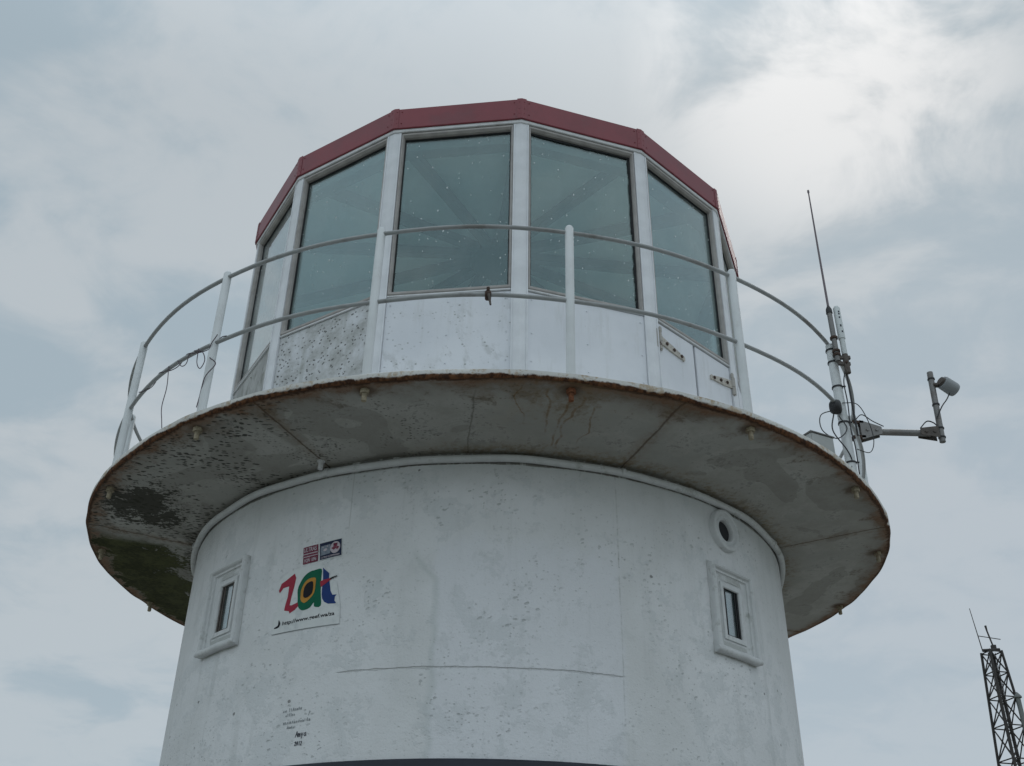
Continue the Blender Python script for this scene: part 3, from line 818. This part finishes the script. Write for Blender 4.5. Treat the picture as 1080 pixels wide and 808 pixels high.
def smoothpoly(p, k=3):
    n = len(p); o = []
    for i in range(n):
        P0, P1, P2, P3 = [Vector(p[(i+j-1) % n]) for j in range(4)]
        for t in range(k):
            t /= k; q = .5*((2*P1)+(P2-P0)*t+(2*P0-5*P1+4*P2-P3)*t*t+(3*P1-P0-3*P2+P3)*t**3); o.append((q.x, q.y))
    return o
plate = [(-1.3316, 3.8386), (-1.2988, 3.8676), (-1.264, 3.8816), (-1.1734, 3.9003), (-1.0071, 3.896), (-0.9861, 3.8579), (-0.9446, 3.8058), (-0.8991, 3.7584), (-0.8657, 3.632), (-0.8574, 3.5157), (-1.3336, 3.514), (-1.3433, 3.6494), (-1.31, 3.652)]
lz = [(-1.3214, 3.781), (-1.306, 3.8219), (-1.2679, 3.8382), (-1.2111, 3.8688), (-1.1959, 3.8397), (-1.2021, 3.7884), (-1.2137, 3.7269), (-1.2204, 3.6749), (-1.2045, 3.6722), (-1.1616, 3.684), (-1.1546, 3.6602), (-1.1757, 3.6409), (-1.2136, 3.6244), (-1.221, 3.6397), (-1.2582, 3.6488), (-1.2556, 3.6768), (-1.2431, 3.7319), (-1.2426, 3.7955), (-1.2859, 3.7918), (-1.311, 3.7645)]
la = [(-1.1652, 3.7073), (-1.1732, 3.7603), (-1.159, 3.8042), (-1.1333, 3.8405), (-1.0987, 3.861), (-1.0657, 3.8656), (-1.0162, 3.8654), (-1.011, 3.8095), (-1.0043, 3.7227), (-0.9936, 3.6396), (-1.0386, 3.6401), (-1.0441, 3.6662), (-1.0677, 3.6386), (-1.0995, 3.6292), (-1.1264, 3.6304), (-1.1494, 3.6481), (-1.1613, 3.6726)]
ly = [(-1.1444, 3.7154), (-1.1449, 3.7556), (-1.1268, 3.7959), (-1.0959, 3.8169), (-1.0524, 3.8158), (-1.0463, 3.7803), (-1.0486, 3.7291), (-1.0694, 3.6981), (-1.1056, 3.6724), (-1.1267, 3.6785), (-1.1407, 3.6949)]
lk = [(-1.1256, 3.7267), (-1.1247, 3.7581), (-1.1116, 3.7847), (-1.0831, 3.7975), (-1.0657, 3.7919), (-1.06, 3.7594), (-1.0633, 3.7256), (-1.0837, 3.706), (-1.1064, 3.7009), (-1.121, 3.7088)]
lt = [(-1.0074, 3.8727), (-0.9963, 3.8623), (-0.9603, 3.831), (-0.956, 3.7959), (-0.944, 3.7485), (-0.9373, 3.7193), (-0.9219, 3.6947), (-0.8941, 3.694), (-0.9049, 3.6813), (-0.9054, 3.659), (-0.8925, 3.6435), (-0.9033, 3.6409), (-0.947, 3.6446), (-0.974, 3.6593), (-0.9894, 3.6811), (-0.9956, 3.7045), (-0.9982, 3.7503), (-0.9991, 3.8078)]
lb = [(-1.0159, 3.7872), (-0.991, 3.7951), (-0.9532, 3.7983), (-0.9426, 3.7894), (-0.9751, 3.7699), (-1.0081, 3.7517)]
ls = [(-.9532, 3.7983), (-.925, 3.807), (-.9031, 3.8105), (-.9035, 3.804), (-.925, 3.799), (-.9426, 3.7894)]
lp = [(-1.2894, 3.5974), (-1.2742, 3.5724), (-1.2851, 3.5518), (-1.3138, 3.5481), (-1.3187, 3.5545), (-1.2944, 3.5634), (-1.2914, 3.5752)]
org = onwall(-1.1, 3.7, 0)
sg = empty('painted_sign', org); tag(sg, 'white sign reading zat in red, green and blue letters on the tower wall', 'sign')
decal('sign_backing', [plate], M['paper'], .0030, sg, org)
decal('letter_z', [lz], M['sred'], .0042, sg, org)
decal('letter_a', [smoothpoly(la)], M['sgreen'], .0042, sg, org)
decal('yellow_ring', [smoothpoly(ly)], M['syellow'], .0056, sg, org)
decal('black_centre', [smoothpoly(lk)], M['sblack'], .0070, sg, org)
decal('letter_t', [lt], M['sblue'], .0042, sg, org)
decal('red_crossbar', [lb], M['sred'], .0056, sg, org)
decal('ink_stroke', [ls], M['sblack'], .0056, sg, org)
decal('bottom_edge_line', [[(-1.333, 3.517), (-.858, 3.5185), (-.858, 3.5155), (-1.333, 3.5135)]], M['inkfaint'], .0042, sg, org)
decal('phone_mark', [smoothpoly(lp)], M['sblack'], .0042, sg, org)
wtext('web_address', 'http://www.geef.wa/za', -1.258, 3.553, .362, .030, M['sblack'], .0042, sg, org, dy=.012)
# two stickers above
org = onwall(-1.11, 3.97, 0)
s1 = empty('sticker', org); tag(s1, 'small maroon sticker with pale lettering, left of the dark blue sticker above the sign', 'sticker', 'stickers above the sign')
q1 = [(-1.170, 4.024), (-1.062, 4.030), (-1.051, 3.921), (-1.159, 3.915)]
decal('sticker_backing', [q1], M['smaroon'], .0022, s1, org)
wtext('sticker_text', 'ULTRAS', -1.162, 3.990, .092, .028, M['spale'], .0036, s1, org, dy=.004)
wtext('sticker_text', 'VON 1896', -1.153, 3.924, .090, .024, M['spale'], .0036, s1, org, dy=.004)
decal('sticker_stripe', [[(-1.163, 3.980), (-1.060, 3.985), (-1.060, 3.979), (-1.163, 3.974)], [(-1.159, 3.962), (-1.056, 3.967), (-1.056, 3.962), (-1.159, 3.957)]], M['spale'], .0036, s1, org)
org = onwall(-.97, 3.98, 0)
s2 = empty('sticker', org); tag(s2, 'small dark blue sticker with a round red and white emblem above the sign', 'sticker', 'stickers above the sign')
decal('sticker_border', [[(-1.054, 4.033), (-.896, 4.045), (-.886, 3.929), (-1.042, 3.919)]], M['paper'], .0022, s2, org)
decal('sticker_backing', [[(-1.050, 4.0287), (-.900, 4.040), (-.890, 3.934), (-1.038, 3.9234)]], M['snavy'], .0036, s2, org)
decal('grey_field', [[(-1.040, 4.008), (-.972, 4.015), (-.968, 3.957), (-1.034, 3.948)]], M['sgrey'], .0050, s2, org)
cc = (-.938, 3.990); disc = [(cc[0]+.034*math.cos(t*PI/12), cc[1]+.037*math.sin(t*PI/12)) for t in range(24)]
decal('round_emblem', [disc], M['spale'], .0050, s2, org)
decal('emblem_mark', [[(cc[0]+.028*math.cos(t)*k, cc[1]+.030*math.sin(t)*k) for t, k in ((0, 1), (.5, .45), (1.0, 1), (1.5, .4), (2.1, 1), (2.7, .45), (3.3, .95), (3.8, .35), (4.3, .6), (5.0, .3), (5.6, .8))]], M['smaroon'], .0064, s2, org)
decal('white_spots', [[(-1.018, 3.985), (-1.000, 3.992), (-.990, 3.985), (-1.000, 3.974), (-1.016, 3.975)], [(-1.030, 4.002), (-1.018, 4.004), (-1.020, 3.996)], [(-1.000, 4.006), (-.988, 4.008), (-.990, 3.998)]], M['spale'], .0064, s2, org)
wtext('sticker_text', 'ULTRAS GOEPPINGEN', -1.030, 3.930, .125, .011, M['spale'], .0050, s2, org, dy=.008)
# handwriting
def strokes(name, lines, mat, w=.0035):
    bm = bmesh.new()
    for L in lines:
        for (a, b) in zip(L, L[1:]):
            a = Vector(a); b = Vector(b); d = b-a
            if d.length < 1e-5: continue
            n = Vector((-d.y, d.x)).normalized()*w/2; e = d.normalized()*w*.3
            q = [a-e+n, a-e-n, b+e-n, b+e+n]; bm.faces.new([bm.verts.new((*onwall(p.x, p.y, .0012),)) for p in q])
    o = build(name, bm, mat, None); o.parent = LH; o.location = (0, 0, LZ); return o
SF = {'A': [[(0, 0), (.4, 1), (.7, 0)], [(.15, .4), (.6, .4)]], 'n': [[(0, 0), (0, .6)], [(0, .45), (.25, .6), (.45, .5), (.5, 0)]], 'y': [[(0, .6), (.2, .15)], [(.5, .6), (.1, -.35)]],
      'a': [[(.5, .55), (.1, .5), (0, .2), (.2, 0), (.5, .2), (.5, .6)], [(.5, .3), (.6, 0)]], '2': [[(0, .8), (.25, 1), (.5, .75), (0, 0), (.55, 0)]], '0': [[(.25, 1), (0, .5), (.25, 0), (.5, .5), (.25, 1)]],
      '1': [[(.1, .8), (.3, 1), (.3, 0)]], 'm': [[(0, 0), (0, .6), (.25, .5), (.3, 0)], [(.3, .4), (.5, .6), (.6, 0)]]}
def write(txt, x, y, h, rise=0.0):
    out = []; cx = x
    for ch in txt:
        for L in SF.get(ch, []): out.append([(cx+p[0]*h*.75, y+(cx-x)*rise+p[1]*h) for p in L])
        cx += h*.62
    return out
strokes('handwriting', write('Amya', -1.066, 2.912, .030, .05)+write('2012', -1.064, 2.868, .020), M['ink'], .0045)
def scrib(x0, x1, y0, y1, h, seed):
    r = random.Random(seed); out = []; x = x0
    while x < x1:
        if r.random() < .12: x += h*.8; continue
        t = (x-x0)/(x1-x0); y = y0+(y1-y0)*t
        k = r.choice(('A', 'n', '0', '1', 'm', 'n', 'a')); 
        for L in SF[k]: out.append([(x+p[0]*h*.7, y+p[1]*h*r.uniform(.7, 1.05)) for p in L])
        x += h*r.uniform(.62, .85)
    return out
strokes('handwriting', scrib(-1.168, -1.040, 3.052, 3.060, .017, 1)+scrib(-1.148, -1.085, 3.028, 3.030, .015, 2)+scrib(-1.158, -.988, 2.986, 2.993, .018, 3)+scrib(-1.130, -1.062, 2.962, 2.962, .014, 4)
        + [[(-.989, 3.048), (-.992, 3.036), (-.985, 3.042)], [(-.990, 3.038), (-.996, 3.022)], [(-.915, 2.836), (-.905, 2.842), (-.893, 2.846)], [(-.912, 2.880), (-.903, 2.876)]], M['inkfaint'], .003)

# ================================================================== ANTENNAS AND FITTINGS ON THE GALLERY
MA = 53.1; mz = 5.98
mp = empty('antenna_mast', pol(RR+.012, MA, ZD)); tag(mp, 'grey antenna pole strapped upright to the right side of the gallery railing', 'antenna mast')
bm = bmesh.new(); tube(bm, [(0, 0, -.01), (0, 0, .55), (0, 0, 1.045)], [.034, .033, .032], 16); build('pole', bm, M['post'], mp, smooth=True)
for zz in (.12, .42, .70, .90, 1.0): 
    bm = bmesh.new(); tube(bm, [(0, 0, zz-.006), (0, 0, zz+.006)], .038, 14); tube(bm, [(.030, -.02, zz), (.046, -.03, zz-.005)], .006, 6); build('cable_tie', bm, M['blackplastic'], mp)
bm = bmesh.new(); tube(bm, [(0, 0, -.056), (0, 0, -.070), (0, 0, -.085)], .028, 6); tube(bm, [(0, 0, -.085), (0, 0, -.13)], .0155, 10); build('bolt', bm, M['rust'], mp)
mtan = Vector((1, 0, 0)); mout = Vector((0, -1, 0))
wb = pol(RR+.012, MA, 0)+mtan*.012+mout*.062
wa = empty('whip_antenna', wb+Vector((0, 0, 5.50))); tag(wa, 'tall thin whip antenna rising above the pole on the gallery railing', 'antenna')
bm = bmesh.new(); tube(bm, [(0, 0, .02), (0, 0, .42)], .018, 12); build('base_tube', bm, M['galv'], wa, smooth=True)
bm = bmesh.new(); tube(bm, [(0, 0, .42), (0, 0, .455), (0, 0, .485)], [.023, .021, .009], 12); build('ferrule', bm, M['blackplastic'], wa, smooth=True)
bm = bmesh.new(); tube(bm, [(0, 0, .48), (.002, 0, 1.0), (.006, 0, 1.545), (.006, 0, 1.555), (.006, 0, 1.575)], [.009, .0075, .005, .009, .008], 8); build('whip', bm, M['whip'], wa, smooth=True)
rb = wb+mtan*.056
ra = empty('stub_antenna', rb+Vector((0, 0, 5.305))); tag(ra, 'short white tubular antenna beside the base of the tall whip antenna', 'antenna')
bm = bmesh.new(); tube(bm, [(0, 0, .27), (0, 0, .40)], .019, 12); tube(bm, [(0, 0, .40), (0, 0, .66), (0, 0, .675)], [.024, .024, .016], 14); build('radome', bm, M['radome'], ra, smooth=True)
bm = bmesh.new(); tube(bm, [(0, 0, .12), (0, 0, .27)], .020, 12); build('connector', bm, M['darkmetal'], ra, smooth=True)
bm = bmesh.new()
for k, zz in enumerate((.50, .57, .60, .62, .45)): box(bm, (.001*k, -.0242, zz), (.010, .003, .012 if k else .016))
build('printed_mark', bm, M['ink'], ra)
bk = empty('antenna_bracket', wb+Vector((0, 0, 5.55))); tag(bk, 'rusty clamp holding the whip and stub antennas to the pole top', 'bracket')
bm = bmesh.new(); box(bm, (mtan*.04)+Vector((0, 0, .00)), (.10, .02, .03), rot=Matrix.Rotation(0, 3, 'Z'), bev=.004); box(bm, (mtan*.04)+Vector((0, 0, -.05)), (.085, .02, .025), rot=Matrix.Rotation(.1, 3, 'Z'))
build('clamp_plate', bm, M['darkmetal'], bk)
bm = bmesh.new()
for zz in (.02, .05, .16): tube(bm, [Vector((0, 0, zz-.008))-mtan*.0, Vector((0, 0, zz+.008))], .027, 12)
tube(bm, [Vector((0, 0, -.05))+mtan*.05-mout*.02, Vector((0, 0, -.05))+mtan*.05+mout*.03], .008, 6)
build('clamp_ring', bm, M['rustdark'], bk)

# junction box and cables
jb = pol(RR+.012, MA, 5.16)-mtan*.055+mout*.05
bm = bmesh.new(); bmesh.ops.create_icosphere(bm, subdivisions=3, radius=.050)
rr_ = random.Random(4)
for q in bm.verts: q.co = Vector((q.co.x*.95, q.co.y*.9, q.co.z*1.15))*(1+.16*math.sin(q.co.x*60+2)*math.cos(q.co.z*50)); 
tape = build('taped_connector', bm, M['blackplastic'], None, loc=jb, smooth=True); tag(tape, 'black taped cable bundle where the middle rail meets the antenna pole', 'cable bundle')
def cable(label, pts, r, mat, k=8, name='cable', group=None):
    o = Vector(pts[0]); bm = bmesh.new(); tube(bm, catmull([Vector(p)-o for p in pts], k), r, 6)
    return tag(build(name, bm, mat, None, loc=o, smooth=True), label, 'cable', group or 'loose cables and wires on the gallery')
def mp_(t, o, z): return pol(RR+.012, MA, z)+mtan*t+mout*o
cable('thin black cable looping out to the left of the antenna pole', [mp_(-.05, .03, 5.15), mp_(-.16, .04, 5.10), mp_(-.17, .05, 4.98), mp_(-.08, .05, 4.92), mp_(0, .04, 5.0), mp_(-.04, .04, 5.1)], .0035, M['blackplastic'])
cable('black cable hanging from the taped bundle down to the gallery floor', [mp_(-.07, .04, 5.12), mp_(-.10, .05, 4.98), mp_(-.03, .05, 4.84), mp_(.0, .03, 4.76), mp_(-.035, .03, 4.66)], .0045, M['blackplastic'])
cable('black cable running down the right side of the antenna pole', [mp_(.07, .05, 5.50), mp_(.045, .05, 5.42), mp_(.030, .05, 5.34), mp_(.036, .04, 5.2), mp_(.022, .05, 5.0), mp_(.032, .045, 4.86), mp_(.025, .05, 4.66)], .004, M['blackplastic'])
cable('thin black cable arching from the antenna pole to the bracket arm post', [mp_(.0, .04, 5.20), mp_(.10, .04, 5.19), mp_(.17, .0, 5.08), mp_(.19, -.02, 4.95), mp_(.15, -.02, 4.86), mp_(.05, .02, 4.86)], .003, M['blackplastic'])
bm = bmesh.new(); tube(bm, [(0, 0, 0), (0, 0, .36), (0, 0, .48)], [.007, .007, .006], 8)
tag(build('aerial_rod', bm, M['blackplastic'], None, loc=mp_(.065, .04, 4.95)), 'short thin black rod standing just right of the antenna pole', 'rod')

# bracket arm with drum sensor
BA = 75.85; bc = pol(RR, BA, 5.595)
ba = empty('bracket_arm', bc); tag(ba, 'horizontal steel bracket arm reaching right from the gallery railing', 'bracket arm')
bm = bmesh.new(); tube(bm, [(.12, 0, 0.0), (.59, 0, .0)], .026, 12); build('arm_tube', bm, M['galv'], ba, smooth=True)
def gusset(x0, x1, h0, h1):
    bm = bmesh.new()
    for yy in (-.032, .032):
        A = [(x0, h0/2), (x1, h1/2), (x1, -h1/2), (x0, -h0/2)]
        v1 = [bm.verts.new((p[0], yy-.003, p[1])) for p in A]; v2 = [bm.verts.new((p[0], yy+.003, p[1])) for p in A]
        bm.faces.new(v1); bm.faces.new(v2[::-1])
        for k in range(4): bm.faces.new((v1[k], v1[(k+1) % 4], v2[(k+1) % 4], v2[k]))
    for t in (.3, .75):
        tube(bm, [(x0+(x1-x0)*t, -.045, 0), (x0+(x1-x0)*t, .045, 0)], .012, 8)
    return bm
build('gusset_plate', gusset(.035, .20, .17, .06), M['galv'], ba); build('gusset_plate', gusset(.505, .65, .056, .10), M['darkmetal'], ba)
bm = bmesh.new()
for zz in (-.06, .07): 
    tube(bm, [(0, 0, zz-.012), (0, 0, zz+.012)], .038, 12); box(bm, (.04, 0, zz), (.05, .07, .02))
build('clamp', bm, M['rustdark'], ba)
bm = bmesh.new(); tube(bm, [(.675, 0, -.075), (.699, 0, .565)], .0235, 12); pipe = build('upright_pipe', bm, M['galv'], ba, smooth=True)
for zz in (-.035, .045, .26, .50):
    bm = bmesh.new(); x = .676+.0375*(zz+.075); tube(bm, [(x, 0, zz-.006), (x, 0, zz+.006)], .029, 12); build('band_clamp', bm, M['blackplastic'], ba)
dc = bc+Vector((.820, -.02, .425))
dr = empty('drum_antenna', dc); tag(dr, 'grey drum shaped antenna clamped near the top of the bracket arm pipe', 'antenna')
bm = bmesh.new(); ax = Vector((.86, .34, -.38)).normalized()
tube(bm, [ax*-.068, ax*-.060, ax*.045, ax*.062, ax*.068], [.052, .057, .059, .054, .026], 28); build('drum', bm, M['drum'], dr, smooth=True)
bm = bmesh.new(); tube(bm, [ax*-.090, ax*-.064], [.036, .040], 12); box(bm, (-.080, .005, .012), (.09, .045, .024), bev=.004); build('mount', bm, M['darkmetal'], dr, smooth=True)
cable('thin cable from the drum shaped antenna down to its pipe', [dc+ax*.0+Vector((-.01, 0, -.066)), dc+Vector((-.05, -.01, -.13)), dc+Vector((-.105, -.02, -.20)), bc+Vector((.655, -.03, .12))], .005, M['blackplastic'])
cable('thin cable looping over the left clamp of the bracket arm', [bc+Vector((.0, -.04, .08)), bc+Vector((.06, -.04, .13)), bc+Vector((.14, -.03, .08)), bc+Vector((.22, -.03, .035))], .004, M['blackplastic'])
cable('thin cable looping over the outer end of the bracket arm', [bc+Vector((.51, -.03, .03)), bc+Vector((.57, -.03, .09)), bc+Vector((.62, -.03, .08)), bc+Vector((.65, -.03, .045))], .005, M['blackplastic'])

# grey box on the gallery floor
bx = pol(2.62, 45.4, ZD+.005)
bx = Vector((2.125, -1.80, ZD+.005)); gb = empty('equipment_box', bx, R_(25)); tag(gb, 'small grey equipment box on the gallery floor left of the antenna pole', 'box')
bm = bmesh.new(); box(bm, (0, 0, .135), (.19, .13, .27), bev=.006); build('body', bm, M['boxgrey'], gb)
bm = bmesh.new(); box(bm, (0, 0, .275), (.205, .145, .010), bev=.003); build('lid', bm, M['galv'], gb)

# clamp on the middle rail at the front
cl = empty('rail_clamp', pol(RR, -.95, 5.190)); tag(cl, 'dark metal clamp hanging on the middle rail at the front', 'clamp')
bm = bmesh.new(); tube(bm, [(-.018, 0, 0), (-.010, 0, 0), (.010, 0, 0), (.018, 0, 0)], [.024, .031, .031, .024], 12); tube(bm, [(0, -.02, .02), (.0, -.02, .042)], .010, 8); build('clamp_body', bm, M['rustdark'], cl, smooth=True)
bm = bmesh.new(); tube(bm, [(0.004, -.028, -.01), (.010, -.030, -.05), (.016, -.030, -.088)], [.009, .007, .006], 8); build('clamp_screw', bm, M['darkmetal'], cl, smooth=True)
# purple wire wound round the rail at the left
def rw(a, z, o=.0): return pol(RR+o, a, z)
pts = []
for k in range(22):
    a = -34.2-k*.95; ph = k*.9; pts.append(rw(a, 5.190+.018*math.sin(ph), .018*math.cos(ph)))
cable('dark wire wound round the middle rail at the left', pts, .003, M['purple'], 4)
cable('wire loop hanging below the middle rail between the left posts', [rw(-39.2, 5.19, .018), rw(-38.9, 5.08, .02), rw(-38.0, 5.02, .02), rw(-37.4, 5.07, .02), rw(-38.3, 5.15, .02), rw(-40.0, 5.19, .02)], .003, M['purple'])
cable('small wire loop hanging below the rail further left', [rw(-43.5, 5.19, .018), rw(-42.2, 5.12, .02), rw(-41.2, 5.12, .02), rw(-41.0, 5.19, .02)], .003, M['purple'])
cable('wire tail dropping from the middle rail to the gallery edge', [rw(-45.5, 5.19, .02), rw(-44.8, 5.02, .02), rw(-45.0, 4.88, .02), rw(-44.2, 4.76, .02), rw(-43.4, 4.65, .02)], .003, M['purple'])
cable('wire twisted down the second railing post from the left', [rw(-35.6, 5.22, .03), rw(-36.6, 5.15, .03), rw(-37.0, 5.10, .0), rw(-36.0, 5.05, .034), rw(-35.2, 5.0, .02), rw(-36.3, 4.92, .034), rw(-37.0, 4.80, .02), rw(-36.9, 4.72, .03)], .0035, M['purple'])

# ================================================================== FAR LATTICE MAST AND PIPE
mcx, mcy = 22.5, 37.6
lm = empty('lattice_mast', (mcx, mcy, 0)); tag(lm, 'dark steel lattice radio mast rising behind at the lower right', 'mast')
ZTOP = 16.1
def hwid(z): return .30+(ZTOP-z)*.046
cr = [(-1, -1), (1, -1), (1, 1), (-1, 1)]
rotm = Matrix.Rotation(R_(12), 3, 'Z')
def cn(k, z): return rotm @ Vector((cr[k][0]*hwid(z), cr[k][1]*hwid(z), z))
for k in range(4):
    bm = bmesh.new(); tube(bm, [cn(k, 0), cn(k, ZTOP)], .062, 6); build('leg', bm, M['lattice'], lm)
bm = bmesh.new(); z = ZTOP-.05; lv = []
while z > .2: lv.append(z); z -= hwid(z)*3.1
for i, z in enumerate(lv):
    for k in range(4):
        tube(bm, [cn(k, z), cn((k+1) % 4, z)], .030, 5)
        if i+1 < len(lv):
            z2 = lv[i+1]; tube(bm, [cn(k, z), cn((k+1) % 4, z2)], .030, 5); tube(bm, [cn((k+1) % 4, z), cn(k, z2)], .030, 5)
build('cross_bracing', bm, M['lattice'], lm)
bm = bmesh.new()
for sx in (-.16, .16): tube(bm, [(sx+.05, .1, .2), (sx+.05, .1, ZTOP)], .016, 5)
z = .3
while z < ZTOP: tube(bm, [(-.11, .1, z), (.21, .1, z)], .012, 5); z += .30
build('ladder', bm, M['lattice'], lm)
bm = bmesh.new(); tube(bm, [(-hwid(ZTOP)-.12, -.1, ZTOP+.02), (hwid(ZTOP)+.05, -.1, ZTOP+.08)], .07, 6); tube(bm, [cn(0, ZTOP), cn(2, ZTOP)], .05, 5); box(bm, (.15, 0, ZTOP+.18), (.18, .18, .25)); build('head_frame', bm, M['lattice'], lm)
bm = bmesh.new(); tube(bm, [(-.38, 0, ZTOP), (-.55, 0, ZTOP+2.0)], [.025, .015], 5); build('whip', bm, M['lattice'], lm)
bm = bmesh.new(); tube(bm, [(.15, 0, ZTOP+.2), (.02, 0, ZTOP+.95), (0, 0, ZTOP+1.2)], [.035, .035, .05], 6); tube(bm, [(-.45, 0, ZTOP+.72), (.55, 0, ZTOP+.58)], .02, 5); build('crossed_aerial', bm, M['lattice'], lm)
cp_ = empty('vent_pipe', (23.0, 37.2, 0)); tag(cp_, 'grey pipe with a pointed cap beside the lattice mast', 'pipe')
bm = bmesh.new(); tube(bm, [(0, 0, 0), (0, 0, 14.0)], .10, 12); build('pipe', bm, M['polegrey'], cp_, smooth=True)
bm = bmesh.new(); tube(bm, [(0, 0, 13.97), (0, 0, 14.03), (0, 0, 14.22)], [.17, .17, .02], 12); build('cap', bm, M['polegrey'], cp_, smooth=True)
for w_ in (1, ):
    bm = bmesh.new(); tube(bm, [(.22, .15, 0), (.22, .15, 12.2)], .09, 10); build('second_pipe', bm, M['polegrey'], cp_, smooth=True)

scene.cycles.transparent_max_bounces = 16
scene.cycles.max_bounces = 8
